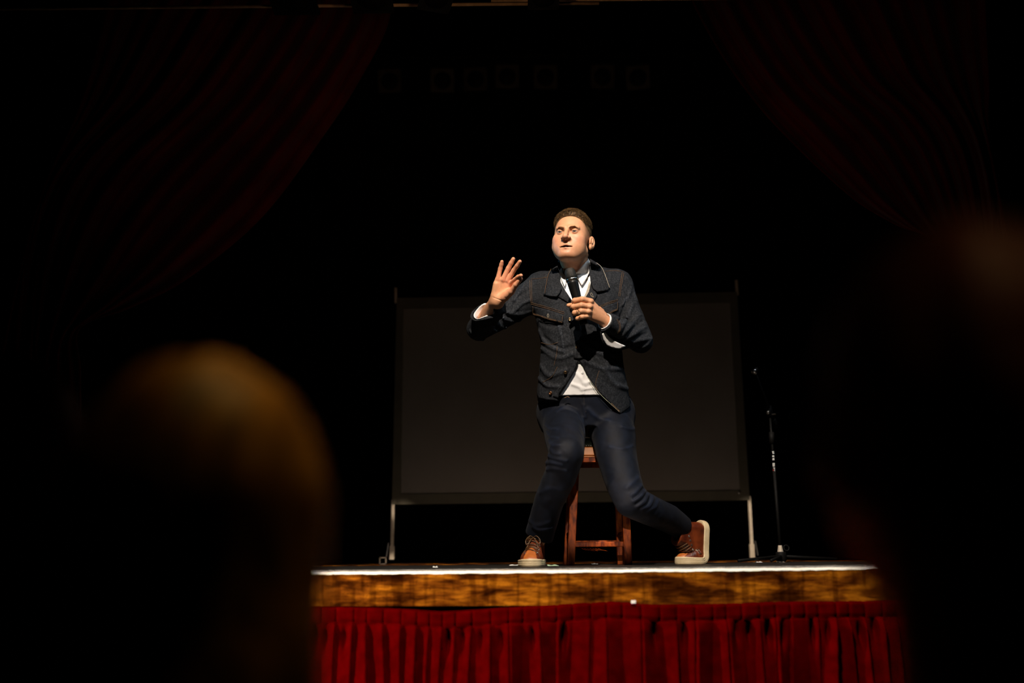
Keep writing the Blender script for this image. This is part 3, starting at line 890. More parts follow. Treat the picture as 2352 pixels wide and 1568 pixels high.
def hairline(L):
    zl = np.interp(L[:, 1], [-.11, -.085, -.066, -.050, -.036, -.022, -.005, .02, .05, .10], [.083, .0815, .074, .060, .040, .030, .024, .006, -.022, -.045])
    # high rounded forehead: the line drops towards the temples
    zl = zl - .0 * L[:, 0]
    return (L[:, 2] - zl).astype(np.float32)


def hairf(P):
    L = toL(P); hl = hairline(L)
    sk = ell(L, (0, .012, .03), (.0765, .098, .089))
    sk = smin(sk, ell(L, (0, -.035, -.03), (.062, .057, .086)), .03)
    front = np.clip((-.02 - L[:, 1]) / .06, 0, 1)
    topw = np.clip((L[:, 2] - .055) / .04, 0, 1)
    t = .0006 + .0105 * np.clip(hl / .022, 0, 1) ** .7 * (.18 + .82 * np.clip((L[:, 2] - .045) / .035, 0, 1)) + .0055 * front * topw
    n = .0016 * topw * (wob(L * np.float32([1.6, .8, 1]), 230, 6) + wob(L * np.float32([2, .7, 1]), 420, 8))
    d = sk - t - n
    return np.maximum(d, -hl - .0008 * wob(L, 500, 3)) * HS


Vb, Fb = mesh_sdf(bodyf, (PX(1060, 700, 4.3)[0] - .05, 4.0, 0.02), (PX(1640, 1200, 4.6)[0], 4.86, H2W((0, 0, .14))[2]), .0021, lip=2.2)
person = mk('person', Vb, Fb, 'skin')
tag(person, 'man in a denim jacket perched on a stool, raising one palm and holding a microphone', 'person')
ca = person.data.color_attributes.new('tint', 'FLOAT_COLOR', 'POINT')
ca.data.foreach_set('color', np.hstack([tint(Vb), np.ones((len(Vb), 1))]).ravel())

# hair: cropped cap plus loose strands on the crown
Vh, Fh = mesh_sdf(hairf, HC - .17, HC + .17, .0019, lip=2.2)
hb = MB(); hb.add(Vh, Fh)
Lh = toL(Vh.astype(np.float32)); cand = np.nonzero((hairline(Lh) > .004) & (Lh[:, 2] > .048))[0]
gh = grad(hairf, Vh[cand]); pick = RNG.choice(len(cand), min(9000, len(cand)), replace=False)
fw = HR @ np.array([-.25, -1.0, .35]); sidev = HR @ np.array([1.0, 0, 0])
for q in pick:
    p0 = Vh[cand[q]]; nn = gh[q]; ln = RNG.uniform(.006, .011) * (1.25 if Lh[cand[q]][1] < -.02 else 1)
    dr = nn * .10 + fw * .75 + sidev * (.30 + RNG.normal(0, .3)) + RNG.normal(0, .12, 3); dr -= nn * min(0.0, float(dr @ nn)) * 1.1; dr /= np.linalg.norm(dr)
    c = np.array([p0 - nn * .002, p0 + dr * ln * .5 + nn * .0008, p0 + dr * ln - nn * .0010])
    hb.tube(c, [.00062, .0005, .0001], 3)
hair = hb.build('hair', 'hair', person); tag(hair, 'short brown cropped hair')
for s in (-1, 1):
    c = smooth_curve([(s * .011, -.1005, .0125), (s * .022, -.1010, .0160), (s * .034, -.0965, .0175), (s * .048, -.084, .0130)], 6)
    W = np.array([H2W(p) for p in c]); q = MB()
    q.tube(W + HR @ np.array([0, .002, 0]), np.interp(np.linspace(0, 1, len(W)), [0, .3, .7, 1], [.0022, .0034, .0028, .0010]), 8)
    for k in range(110):
        u = RNG.uniform(0, 1); p = W[int(u * (len(W) - 1))] + RNG.normal(0, .0012, 3) + HR @ np.array([0, -.0022, 0])
        dv = HR @ np.array([s * .9, .12 - .1 * u, .22 - .35 * u]); q.tube([p, p + dv * .0025, p + dv * .0045 + HR @ np.array([0, .001, 0])], [.0005, .0004, .0001], 3)
    q.build('eyebrow', 'brow', person)
    c = H2W((s * .0315, -.0812, 0)); gz = HR @ np.array([.05, -1, .02]); gz /= np.linalg.norm(gz)
    rr = .0126 * HS; e = MB(); e.lathe([(rr * math.sin(a), rr * math.cos(a)) for a in np.linspace(.001, math.pi - .001, 16)], c, gz, 24); e.build('eyeball', 'eyewhite', person)
    ir = MB(); a = np.linspace(.001, .43, 6); ir.lathe([((rr + .0004) * math.sin(t), (rr + .0004) * math.cos(t)) for t in a], c, gz, 20); ir.build('iris', 'iris', person)

# ------------------------------------------------------------------ clothes
jk = sdf_obj('jacket', jacket, (PX(1055, 700, 4.4)[0], 4.12, zat(985, 4.4)), (PX(1520, 700, 4.5)[0], 4.78, zat(575, 4.6)), .0034, 'worn_highlit_denim', person)
tag(jk, 'dark indigo denim jacket with orange stitching, worn open at the bottom')
sh = sdf_obj('shirt', shirtf, (PX(1190, 700, 4.5)[0], 4.28, zat(930, 4.4)), (PX(1480, 700, 4.5)[0], 4.76, zat(560, 4.6)), .0034, 'shirt', person)
tag(sh, 'white button-up shirt')
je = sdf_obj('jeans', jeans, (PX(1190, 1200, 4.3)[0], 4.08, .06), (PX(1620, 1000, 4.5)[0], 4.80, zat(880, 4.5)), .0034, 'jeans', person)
tag(je, 'navy blue slim trousers')


def wear_highlight(o, FS, k):
    """paler raised creases: rubbed cloth plus highlights painted into the colour"""
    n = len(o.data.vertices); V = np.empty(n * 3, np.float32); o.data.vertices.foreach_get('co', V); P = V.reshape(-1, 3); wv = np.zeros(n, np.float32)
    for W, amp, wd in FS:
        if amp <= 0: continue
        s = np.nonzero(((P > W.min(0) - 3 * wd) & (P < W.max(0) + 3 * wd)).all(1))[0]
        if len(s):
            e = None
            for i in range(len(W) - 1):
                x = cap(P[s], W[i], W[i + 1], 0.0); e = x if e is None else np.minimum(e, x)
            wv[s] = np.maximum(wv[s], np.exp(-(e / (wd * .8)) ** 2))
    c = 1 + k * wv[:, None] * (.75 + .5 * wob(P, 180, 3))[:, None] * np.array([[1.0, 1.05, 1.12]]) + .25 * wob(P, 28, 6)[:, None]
    a = o.data.color_attributes.new('wear_highlight', 'FLOAT_COLOR', 'POINT'); a.data.foreach_set('color', np.hstack([c, np.ones((n, 1))]).astype(np.float32).ravel())


wear_highlight(jk, JF, 1.5); wear_highlight(je, KF, 1.3)


def jsurf(P): return applyfolds(P, smin(smin(torso(P), smin(armR0(P), cap(P, ER + (WR - ER) * .45, OCR + NCR * .03, .050, .062), .02), .03), armL0(P), .022), JF)


def stitch(name, lines, base, r, m, parent, off=.0006, Y0=3.7):
    for ln in lines:
        c = smooth_curve(ln, 7) if len(ln) > 2 else resample(ln, 4)
        W = trace(base, c[:, 0], c[:, 1], Y0) - raydir(c[:, 0], c[:, 1]) * off; q = MB(); q.tube(W, r, 5); q.build(name, m, parent)


def button(px, py, base, r, m, parent, lift=.002, name='button', label=None):
    P = trace(base, px, py)[0]; n = grad(base, P[None])[0]
    q = MB(); q.lathe([(.0001, .0016), (r * .35, .0016), (r * .5, .0026), (r * .8, .0034), (r, .0022), (r, -.004), (.0001, -.004)], P + n * lift, n, 18)
    o = q.build(name, m, parent)
    if label: o['label'] = label
    return o


# jacket collar leaves, pocket flaps, placket and seams
lw = lambda x0, x1, a, b: (lambda x, y: float(np.interp(x, [x0, x1], [a, b])))
colL = panel('collar_leaf', [(1282, 609), (1270, 616), (1259, 630), (1252, 655), (1248, 676), (1262, 680), (1278, 681), (1286, 672), (1290, 662), (1287, 640)], jsurf, lw(1248, 1285, .006, .016), .005, 'denim', jk, 3)
colR = panel('collar_leaf', [(1355, 594), (1366, 600), (1378, 610), (1390, 634), (1401, 659), (1396, 666), (1372, 670), (1362, 662), (1358, 650), (1354, 632)], jsurf, lw(1354, 1400, .016, .007), .005, 'denim', jk, 3)
tabL = panel('collar_band', [(1286, 668), (1280, 680), (1300, 691), (1310, 698), (1317, 695), (1304, 678), (1294, 664)], jsurf, .004, .004, 'denim', jk, 3)
tabR = panel('collar_band', [(1358, 662), (1368, 668), (1372, 678), (1364, 690), (1354, 699), (1342, 693), (1350, 680)], jsurf, .004, .005, 'denim', jk, 3)
face = panel('front_facing', [(1345, 688), (1351, 676), (1356, 662), (1354, 646), (1350, 660), (1344, 676), (1338, 690)], jsurf, -.006, .004, 'lining', jk, 3)
flpL = panel('pocket_flap', [(1222, 703), (1258, 711), (1295, 724), (1293, 742), (1277, 738), (1260, 734), (1240, 727), (1221, 722)], jsurf, .002, .006, 'denim', jk, 3)
flpR = panel('pocket_flap', [(1373, 710), (1398, 700), (1421, 692), (1421, 712), (1408, 716), (1395, 723), (1374, 731)], jsurf, .002, .006, 'denim', jk, 3)
plk = panel('button_placket', [(1311, 700), (1327, 700), (1334, 740), (1339, 790), (1338, 822), (1330, 824), (1318, 822), (1314, 780), (1310, 740)], jsurf, .001, .005, 'denim', jk, 4)
hemb = panel('front_hem_band', [(1327, 828), (1320, 850), (1303, 877), (1284, 904), (1282, 914), (1270, 910), (1281, 892), (1300, 868), (1312, 846), (1318, 826)], jsurf, .001, .004, 'denim', jk, 3)
js = lambda P: jsurf(P) - .001
lf = lambda P: jsurf(P) - .0085
stitch('seam_stitching', [[(1217, 644), (1217.5, 670), (1219, 697)], [(1221, 642), (1221, 670), (1222, 698)],
    [(1429, 625), (1425, 650), (1421, 680)], [(1433, 626), (1428, 652), (1424, 681)],
    [(1219, 698), (1255, 708), (1296, 721)], [(1375, 707), (1397, 698), (1420, 690)], [(1376, 703.5), (1397, 694.5), (1420, 687)],
    [(1391, 623), (1412, 621), (1432, 624)], [(1219, 640), (1240, 639), (1262, 635)], [(1219, 694.5), (1255, 704.5), (1296, 717)]], js, .0009, 'thread', jk)
stitch('flap_stitching', [[(1223.5, 719), (1240, 724), (1260, 730.5), (1277, 735), (1291, 738.5)], [(1223, 721.5), (1240, 726), (1260, 732.8), (1292, 741)], [(1224, 704), (1224, 712), (1223.5, 720)], [(1292.5, 726), (1291.5, 732), (1291, 738)],
    [(1377, 727.5), (1396, 719.5), (1408, 713), (1418.5, 709)], [(1377, 730), (1396, 722), (1408, 715.5), (1419, 711)], [(1418.5, 694), (1419, 702), (1418.5, 709)]], lf, .0009, 'thread', jk, off=.001)
stitch('collar_stitching', [[(1266, 617), (1259, 632), (1254, 655), (1251, 674)]], lambda P: jsurf(P) - .0155, .0011, 'thread', jk)
stitch('collar_edge_piping', [[(1370, 603), (1382, 614), (1391, 634), (1400, 660)]], lambda P: jsurf(P) - .0155, .0012, 'pale_thread', jk)
stitch('lower_seam_stitching', [[(1240, 786), (1262, 791), (1282, 786)], [(1280, 795), (1278, 815), (1272, 840)], [(1280, 842), (1268, 864), (1246, 878)], [(1376, 851), (1368, 880), (1372, 895)]], js, .0009, 'thread', jk)
stitch('front_edge_stitching', [[(1352, 869), (1377, 903), (1403, 928), (1424, 947)]], js, .0010, 'pale_thread', jk, off=.0015)
stitch('hem_corner_stitching', [[(1404, 926), (1415, 937), (1424, 945)], [(1296, 914), (1303, 911), (1308, 913)]], js, .0022, 'thread', jk, off=.0015)
for x, y, m, lb in ((1309, 734, 'brass', None), (1327, 797.5, 'brass', None), (1298.5, 854, 'brass', 'ringed brass button'), (1265.5, 902.5, 'copper', 'shiny copper button')):
    button(x, y, jsurf, .0075, m, jk, .006, 'jacket_button', lb)
stitch('buttonhole', [[(1259, 720), (1257, 724), (1258.5, 728.5), (1260.5, 725), (1259, 720)], [(1359, 672), (1356, 675), (1359, 680), (1363, 682), (1361, 677), (1359, 672)]], lambda P: jsurf(P) - .010, .0009, 'pale_thread', jk)

# shirt collar leaves, placket, buttons, hanging cuffs
scb = lambda P: smin(torso(P) + .006, cap(P, NECK_HI, NB, .066, .074), .01)
panel('shirt_collar_leaf', [(1352.5, 594), (1353, 610), (1354, 625), (1346, 641), (1336.5, 656), (1330, 645), (1322, 627), (1336, 612)], scb, lw(1322, 1354, .006, .010), .003, 'shirt', sh, 3)
panel('shirt_collar_leaf', [(1281, 612), (1284, 624), (1290, 643), (1297, 659), (1300, 650), (1299, 634), (1293, 628), (1286, 624)], scb, .006, .003, 'shirt', sh, 2.5)
for x, y in ((1337.5, 855.5), (1342.5, 893)): button(x, y, lambda P: torso(P) + .013, .005, 'shirt', sh, .001, 'shirt_button')
Ycl = lambda x, y: np.array([PX(a, b, 4.315 + .0009 * (b - 766) + .0006 * (a - 1390)) for a, b in zip(x, y)])
panel('shirt_cuff', [(1383, 766), (1386, 779), (1394, 793), (1408, 799), (1422, 801), (1430, 798), (1437, 794), (1425, 789), (1410, 782), (1398, 772), (1391, 762)], None, 0, .003, 'shirt', sh, 3, pts3=Ycl)
Ycj = lambda x, y: Ycl(x, y) + np.array([0, .012, 0])
panel('jacket_cuff_flap', [(1379, 760), (1381, 778), (1391, 795), (1408, 803), (1425, 804), (1445, 798), (1440, 782), (1415, 776), (1398, 766)], None, 0, .004, 'denim', jk, 3, pts3=Ycj)


def cuffR(P):
    fr = ER + (WR - ER) * .5; s = (P - OCR) @ NCR
    d = cap(P, fr, OCR + NCR * .05, .0455, .0535)
    d = np.maximum(d, -cap(P, fr - NCR * .1, OCR + NCR * .08, .034, .047))
    return np.maximum(np.maximum(d, s - .000 - .004 * np.sin(P[:, 0] * 90)), -.05 - s)


def cuffL(P):
    s = (P - OCL) @ NCL
    d = cap(P, OCL - NCL * .08, OCL + NCL * .04, .036, .0375)
    d = np.maximum(d, -cap(P, OCL - NCL * .1, OCL + NCL * .06, .0305, .032))
    return np.maximum(np.maximum(d, s - .004), -.05 - s)


for f, c in ((cuffR, OCR), (cuffL, OCL)):
    V, F = mesh_sdf(f, c - .1, c + .1, .002); o = mk('shirt_cuff', V, F, 'shirt', sh)
stitch('cuff_stitching', [[(1417, 733), (1422, 745), (1422, 758), (1418, 766)], [(1419, 732), (1424.5, 744), (1424.5, 758), (1420, 766)]], js, .0009, 'thread', jk)
stitch('cuff_bartack', [[(1447, 796), (1452, 798), (1456, 798)]], js, .003, 'thread', jk)
# ring on the ring finger
ra, rb = PX(1335, 714, 4.194), PX(1320, 718, 4.21); t = (rb - ra) / np.linalg.norm(rb - ra)
q = MB(); q.torus(ra + (rb - ra) * .5, t, .0105, .0013); q.build('finger_ring', 'gold', person)
# fly and belt line of the trousers
stitch('fly_seam', [[(1341, 912), (1342, 930), (1346, 948)]], jeans0, .0016, 'darkcloth', je)


# ------------------------------------------------------------------ shoes (local: x across, y heel to toe, z up)
SHL = .285


def soleo(P):
    """2-D outline of the sole"""
    Q = P.copy(); Q[:, 2] = 0
    d = np.minimum(cap(Q, (0, .036, 0), (.002, .12, 0), .035, .033), cap(Q, (.002, .12, 0), (.002, .205, 0), .033, .0455))
    return smin(d, cap(Q, (.002, .205, 0), (-.002, .243, 0), .0455, .040), .02)


def upperf(P):
    d = ell(P, (-.001, .228, .026), (.041, .053, .024))
    d = smin(d, chain(P, [(.0, .210, .026), (0, .165, .046), (0, .120, .080)], [.031, .033, .034]), .02)
    d = smin(d, cap(P, (0, .042, .04), (0, .050, .145), .035, .038), .03)
    d = smin(d, cap(P, (0, .085, .06), (0, .075, .14), .036, .036), .025)
    d = smin(d, cap(P, (.001, .05, .03), (0, .2, .03), .034, .042), .02)
    d = d - .0012 * wob(P, 110, 9) - .0015 * np.exp(-((P[:, 1] - .185) / .03) ** 2) * np.sin(P[:, 1] * 480 + P[:, 0] * 60)
    d = np.maximum(d, .018 - P[:, 2]); d = np.maximum(d, soleo(P) + .001 - .0)
    d = np.maximum(d, (P[:, 2] - .139) - .12 * (P[:, 1] - .07))
    return np.maximum(d, -cap(P, (0, .062, .142), (0, .062, .22), .030, .034))


def solef(P):
    o = soleo(P) - .004 - .0010 * np.sin(np.clip(P[:, 2], .004, .024) * 900)
    zt = .027 + .004 * np.clip((P[:, 1] - .22) / .06, 0, 1)
    d = np.maximum(o, np.maximum(-P[:, 2], P[:, 2] - zt)); return smax(o, np.maximum(-P[:, 2], P[:, 2] - zt), .004)


def toecapf(P):
    d = upperf(P) - .0016
    return np.maximum(d, (.222 - P[:, 1]) + 2.2 * P[:, 0] ** 2 / .04 - .35 * (P[:, 2] - .03))


_uv = mesh_sdf(upperf, (-.06, -.01, .01), (.06, .30, .16), .0026, lip=2.2)
_sv = mesh_sdf(solef, (-.065, -.015, -.008), (.065, .305, .045), .0024, lip=2.2)
_tv = mesh_sdf(toecapf, (-.06, .18, .01), (.06, .30, .09), .0024, lip=2.2)


def place_shoe(origin, dirxy, bend, ball, mirror, label, sc=1.0):
    fy = np.array([dirxy[0], dirxy[1], 0.0]); fy /= np.linalg.norm(fy); fz = np.array([0, 0, 1.0]); fx = np.cross(fy, fz)

    def T(V):
        V = np.array(V, float) * sc
        if mirror: V[:, 0] *= -1
        if bend:
            # roll the rear of the shoe up round the ball of the foot
            Rr = .045; y = V[:, 1] - ball; a = np.clip(-y / Rr, 0, bend); zz = V[:, 2]
            s = np.where(y < 0, -y - a * Rr, 0)                # straight remainder behind the bend
            # bending round an axis above the sole: arc of radius Rr for the sole line
            cy, cz = 0.0, Rr
            yy = np.where(y >= 0, y, cy - (Rr - zz) * np.sin(a) - s * np.cos(a)); z2 = np.where(y >= 0, zz, cz - (Rr - zz) * np.cos(a) + s * np.sin(a))
            V[:, 1], V[:, 2] = yy + ball, z2
        V[:, 1] -= ball
        return np.array(origin) + V[:, :1] * fx + V[:, 1:2] * fy + V[:, 2:] * fz

    ball *= sc
    fl = lambda F: [f[::-1] for f in F] if mirror else F
    shoe = mk('shoe', T(_uv[0]), fl(_uv[1]), 'leather', person); shoe['label'] = label
    mk('rubber_sole', T(_sv[0]), fl(_sv[1]), 'sole', shoe)
    mk('toe_cap', T(_tv[0]), fl(_tv[1]), 'toe', shoe)

    def surf(x, y, z=.07):
        """surface of the upper by (x, y, z), marched straight in from the front and above"""
        x = np.atleast_1d(x); y = np.atleast_1d(y)
        d = np.tile(np.array([0, -.62, -.78]), (len(x), 1)); P = np.stack([x, y, np.zeros(len(x)) + z], 1) - d * .10
        for _ in range(60): P = P + d * (feval(upperf, P) * .7)[:, None]
        return P
    NE = 9; t = np.linspace(0, 1, NE); ye = np.interp(t, [0, .35, .62, 1], [.214, .165, .128, .118]); ze = np.interp(t, [0, .35, .62, 1], [.03, .055, .088, .132]); xe = .025 + .003 * t
    eyeL, eyeR = surf(-xe, ye, ze), surf(xe, ye, ze)
    if bend:
        def side(s):
            yy = np.linspace(.206, .070, NE); zz = np.linspace(.034, .092, NE); d = np.tile(np.array([-s, 0, -.25]), (NE, 1)); P = np.stack([np.full(NE, s * .10), yy, zz + .025], 1)
            for _ in range(60): P = P + d * (feval(upperf, P) * .7)[:, None]
            return P
        eyeL, eyeR = side(-1), side(1)
    for E in (eyeL, eyeR):
        N = grad(upperf, E)
        for p, n in zip(E, N):
            q = MB(); q.torus(p + n * .0008, n, .0032, .0011, 12, 6); q.V = [tuple(v) for v in T(np.array(q.V))]; q.F = fl(q.F); q.build('eyelet', 'steel', shoe)
    q = MB()
    tongue = []
    for i in range(NE):
        for a, b, dy in ((eyeL[i], eyeR[i], 0), ):
            xs = np.linspace(a[0], b[0], 9); k_ = min(i + 1, NE - 1); m = surf(xs, np.linspace(ye[i], ye[k_], 9), np.linspace(ze[i], ze[k_], 9)); N = grad(upperf, m)
            W = m + N * (.0022 + .0022 * np.sin(np.linspace(0, math.pi, 9)))[:, None]; q.tube(W, .0021, 6)
    top = surf(np.array([0.0]), np.array([ye[6]]), ze[6])[0] + np.array([0, .006, .003])
    for s in (-1, 1):
        lp = smooth_curve([top, top + (s * .014, .012, .006), top + (s * .030, .018, -.012), top + (s * .026, .024, -.028), top + (s * .010, .016, -.012), top + (0, .003, 0)], 7); q.tube(lp, .0019, 6)
        tl = smooth_curve([top, top + (s * .008, .018, -.008), top + (s * .020, .034, -.032), top + (s * .024, .040, -.045)], 7); q.tube(tl, .0018, 6)
    q.V = [tuple(v) for v in T(np.array(q.V))]; q.F = fl(q.F); q.build('shoelace', 'lace', shoe)
    # stitched seams from the sole up the side to the collar, and down to the toe
    q = MB()
    for s in (-1, 1):
        for pts in ([(s * .039, .265), (s * .030, .240), (s * .033, .21)],):
            c = smooth_curve(pts, 6); m = surf(c[:, 0], c[:, 1]); N = grad(upperf, m); q = MB(); q.tube(m + N * .0006, .0010, 5)
            q.V = [tuple(v) for v in T(np.array(q.V))]; q.F = fl(q.F); q.build('shoe_stitching', 'thread', shoe)
    return shoe


_p = PX(1222, 1298, 4.33); place_shoe((_p[0], 4.33, 0), (-.14, -1), 0.0, .200, False, 'brown leather high-top standing flat, toe to the hall', 1.02)
_p = PX(1598, 1298, 4.62); place_shoe((_p[0], 4.62, 0), (-.89, -.45), R(84), .195, True, 'brown leather high-top up on its toes, heel raised', 1.09)

# ------------------------------------------------------------------ microphone
mc = empty('microphone', MB0, 'black handheld microphone with a mesh head held to the man\'s chin', 'microphone')
Lm = float(np.linalg.norm(MB1 - MB0))
q = MB(); q.lathe([(.0001, -.004), (.012, -.0025), (.0185, .003), (.0225, .011), (.0245, .022), (.0250, .036), (.0245, .044)], MB0, MAX, 32); q.build('grille', 'grille', mc)
q = MB(); q.lathe([(.0245, .044), (.0262, .045), (.0265, .049), (.0262, .053), (.0245, .054)], MB0, MAX, 32); q.build('collar_ring', 'chrome', mc)
q = MB(); q.lathe([(.0245, .054), (.0238, .066), (.0225, .085), (.0205, .12), (.0190, .17), (.0184, Lm - .004), (.0172, Lm), (.0001, Lm)], MB0, MAX, 32); q.build('handle', 'mic', mc)

# ------------------------------------------------------------------ stool
def at_floor(px, Y): return float(PX(px, 1300, Y)[0])


YF, YB = 4.605, 4.92
x0, x1 = at_floor(1310.5, YF), at_floor(1443, YF)
st = empty('bar_stool', ((x0 + x1) / 2, (YF + YB) / 2, 0), 'worn red-brown wooden stool with a dark vinyl cushion, under the seated man', 'stool')
zs = zat(1057, YF); xt0, xt1 = float(PX(1322, 1050, YF + .02)[0]), float(PX(1431, 1050, YF + .02)[0])
LEGS = {}
for nx, (xa, xb) in enumerate(((x0, xt0), (x1, xt1))):
    for ny, (ya, yb) in enumerate(((YF, YF + .022), (YB, YB - .022))):
        q = MB(); q.bar((xa, ya, 0.0), (xb, yb, zs + .01), .034, .036); q.build('leg', 'stool', st, False, .003); LEGS[nx, ny] = ((xa, ya), (xb, yb))


def legat(nx, ny, z):
    (xa, ya), (xb, yb) = LEGS[nx, ny]; t = z / (zs + .01); return np.array([xa + (xb - xa) * t, ya + (yb - ya) * t, z])


zr = zat(1250, YF); q = MB(); q.bar(legat(0, 0, zr), legat(1, 0, zr), .022, up=(0, 1, 0), da=.033); q.build('stretcher', 'stool', st, False, .003)
for nx in (0, 1):
    z2 = zr + .047; q = MB(); q.bar(legat(nx, 0, z2), legat(nx, 1, z2), .02, up=(1, 0, 0), da=.033); q.build('stretcher', 'stool', st, False, .003)
q = MB(); q.bar(legat(0, 1, zr + .01), legat(1, 1, zr + .01), .022, up=(0, 1, 0), da=.033); q.build('stretcher', 'stool', st, False, .003)
za, zb = zat(1048, YF), zat(1026, YF); xm = (xt0 + xt1) / 2; ym = (YF + YB) / 2; hw = (xt1 - xt0) / 2 + .024; hd = (YB - YF) / 2 - .002
q = MB()
for s in (-1, 1):
    q.box((xm, ym + s * (hd - .009), (zs + za) / 2 - .004), (2 * hw - .05, .018, za - zs + .008)); q.box((xm + s * (hw - .03), ym, (zs + za) / 2 - .004), (.018, 2 * hd - .05, za - zs + .008))
q.build('apron', 'stool', st, False, .002)
q = MB(); q.box((xm, ym, (za + zb) / 2 + .002), (2 * hw, 2 * hd + .012, zb - za - .004)); q.build('seat_frame', 'stooltan', st, False, .004)
q = MB(); q.box((xm, ym, za - .001), (2 * hw + .006, 2 * hd + .018, .006)); q.build('seat_bead', 'stooltan', st, False, .002)
zc = zb - .001


def cushf(P):
    q = np.abs(P - np.float32([xm, ym, zc])) - np.float32([hw - .028, hd - .024, 0.0]); q[:, 2] *= 1.0
    o = np.maximum(q[:, :2], 0); e = np.sqrt((o ** 2).sum(1)) + np.minimum(np.maximum(q[:, 0], q[:, 1]), 0)
    hgt = (STOOL_TOP - zc)
    return np.maximum(ell(np.stack([np.maximum(e, 0), 0 * e, P[:, 2] - zc], 1), (0, 0, 0), (.026, 1, hgt)), zc - P[:, 2])


V, F = mesh_sdf(cushf, (xm - hw - .05, ym - hd - .05, zc - .01), (xm + hw + .05, ym + hd + .06, STOOL_TOP + .03), .004, lip=2.2)
reparent(mk('cushion', V, F, 'vinyl'), st)
q = MB(); n = 26
for i in range(n):
    xx = xm - hw + .01 + (2 * hw - .02) * i / (n - 1); q.lathe([(.0001, .003), (.003, .0015), (.004, 0), (.004, -.003)], (xx, ym - hd - .0045, zc + .0035), (0, -1, 0), 8)
q.build('nail_trim', 'brass', st)
q = MB()
for i in range(7):
    a = legat(0, 0, zr - .017) + np.array([.045 + .012 * i, -.004, 0]); q.tube([a, a + (.015, -.004, -.006), a + (.035 + .01 * (i % 3), -.008, -.010 - .003 * (i % 2))], [.0008, .0006, .0003], 4)
q.build('splinter', 'stool', st)


# ------------------------------------------------------------------ stage and room shell
def lipY(X): return 3.50 + .10 * (X - .35) ** 2


STG = -1.12
xs = np.linspace(-3.6, 3.6, 121)
V, F = [], []
for x in xs: V += [(x, lipY(x) + .004, 0.0), (x, 9.4, 0.0), (x, 9.4, -.04), (x, lipY(x) + .004, -.04)]
for i in range(len(xs) - 1):
    a, b = i * 4, i * 4 + 4; F += [(a, b, b + 1, a + 1), (a + 1, b + 1, b + 2, a + 2), (a + 2, b + 2, b + 3, a + 3), (a + 3, b + 3, b, a)]
o = mk('floor', V, F, 'floor', None, False); tag(o, 'dark worn stage floor boards', kind='structure')
o = MB().box((0, 1.0, STG - .02), (9, 7.0, .04)).build('floor', 'black', None, False); tag(o, 'dark floor of the hall', kind='structure')


def strip(name, z0, z1, off, th, m, label, wavy=0.0, tilt=0.0):
    V, F = [], []; X = np.linspace(-3.6, 3.6, 721)
    for x in X:
        y = lipY(x) + off; e = wavy * (math.sin(x * 31) + math.sin(x * 83 + 1) + .6 * math.sin(x * 190)) ; V += [(x, y, z0 + e), (x, y + tilt, z1), (x, y + tilt + th, z1), (x, y + tilt + th, z0 + e)]
    n = len(X)
    for i in range(n - 1):
        a, b = i * 4, i * 4 + 4; F += [(a + 0, b + 0, b + 1, a + 1), (a + 1, b + 1, b + 2, a + 2), (a + 2, b + 2, b + 3, a + 3), (a + 3, b + 3, b, a)]
    F += [(0, 1, 2, 3), tuple((n - 1) * 4 + k for k in (3, 2, 1, 0))]
    o = mk(name, V, F, m, None, False); tag(o, label, kind='structure'); return o


strip('trim_1', -.0125, .0006, -.002, .012, 'nosing', 'pale scuffed nosing along the stage edge', .0006, .009)
strip('trim_2', -.118, -.0120, 0.0, .03, 'board', 'scuffed golden wood fascia board below the stage edge')
q = MB()
for y, wd in ((5.55, .05), (6.25, .03)): q.box((0, y, .0016), (6.6, wd, .003))
o = q.build('trim_3', 'board', None, False); tag(o, 'thin pale wood strips across the stage floor', kind='structure')
for nm, c, d, m, lb in (('wall_back', (0, 9.5, 1.9 + .7), (9.2, .15, 7.6), 'black', 'black back wall of the stage'), ('wall_left', (-4.6, 3.5, 2.6), (.15, 12, 7.6), 'black', 'dark left side wall'),
                        ('wall_right', (4.6, 3.5, 2.6), (.15, 12, 7.6), 'black', 'dark right side wall'), ('ceiling', (0, 3.5, 6.45), (9.3, 12, .1), 'black', 'dark ceiling'), ('wall_front', (0, -2.5, 2.6), (9.2, .15, 7.6), 'black', 'dark wall behind the audience')):
    o = MB().box(c, d).build(nm, m, None, False); tag(o, lb, kind='structure')

# pleated red skirt under the fascia
sk = empty('stage_skirt', (0.3, 3.55, STG), 'pleated red cloth skirt hanging below the stage edge', 'curtain')
kx = [(-3.5, 1394), (760, 1396), (860, 1397), (950, 1401), (1010, 1405), (1070, 1402), (1150, 1396), (1220, 1392), (1300, 1387), (1400, 1381), (1455, 1384), (1500, 1388), (1600, 1388), (1700, 1385), (1800, 1382), (2000, 1382), (2300, 1380)]
kX = np.array([-3.6 if a < 0 else PX(a, 1390, 3.5)[0] for a, b in kx]); kZ = np.array([PX(1176 if a < 0 else a, b, 3.5)[2] for a, b in kx]); kX[0] = -3.6; kZ[0] = kZ[1]


def ztop(x): return np.interp(x, kX, kZ) - .0005


edges = [-1.75]
while edges[-1] < 2.3: edges.append(edges[-1] + float(RNG.uniform(.042, .064)))
edges = np.array(edges)
dent = {i: (RNG.uniform(-.5, .5), RNG.uniform(.5, 1.0)) for i in range(len(edges)) if RNG.random() < .55}
pl_amp = RNG.uniform(.35, 1.15, len(edges)); pl_grow = RNG.uniform(-1.6, 2.4, len(edges)); pl_slant = RNG.normal(0, .045, len(edges)); pl_dir = RNG.random(len(edges)) < .22
NX = 1300; X = np.linspace(-1.7, 2.25, NX); rows = np.concatenate([np.linspace(0, .052, 10), np.linspace(.054, .36, 54), np.linspace(.38, 1.0, 10)])


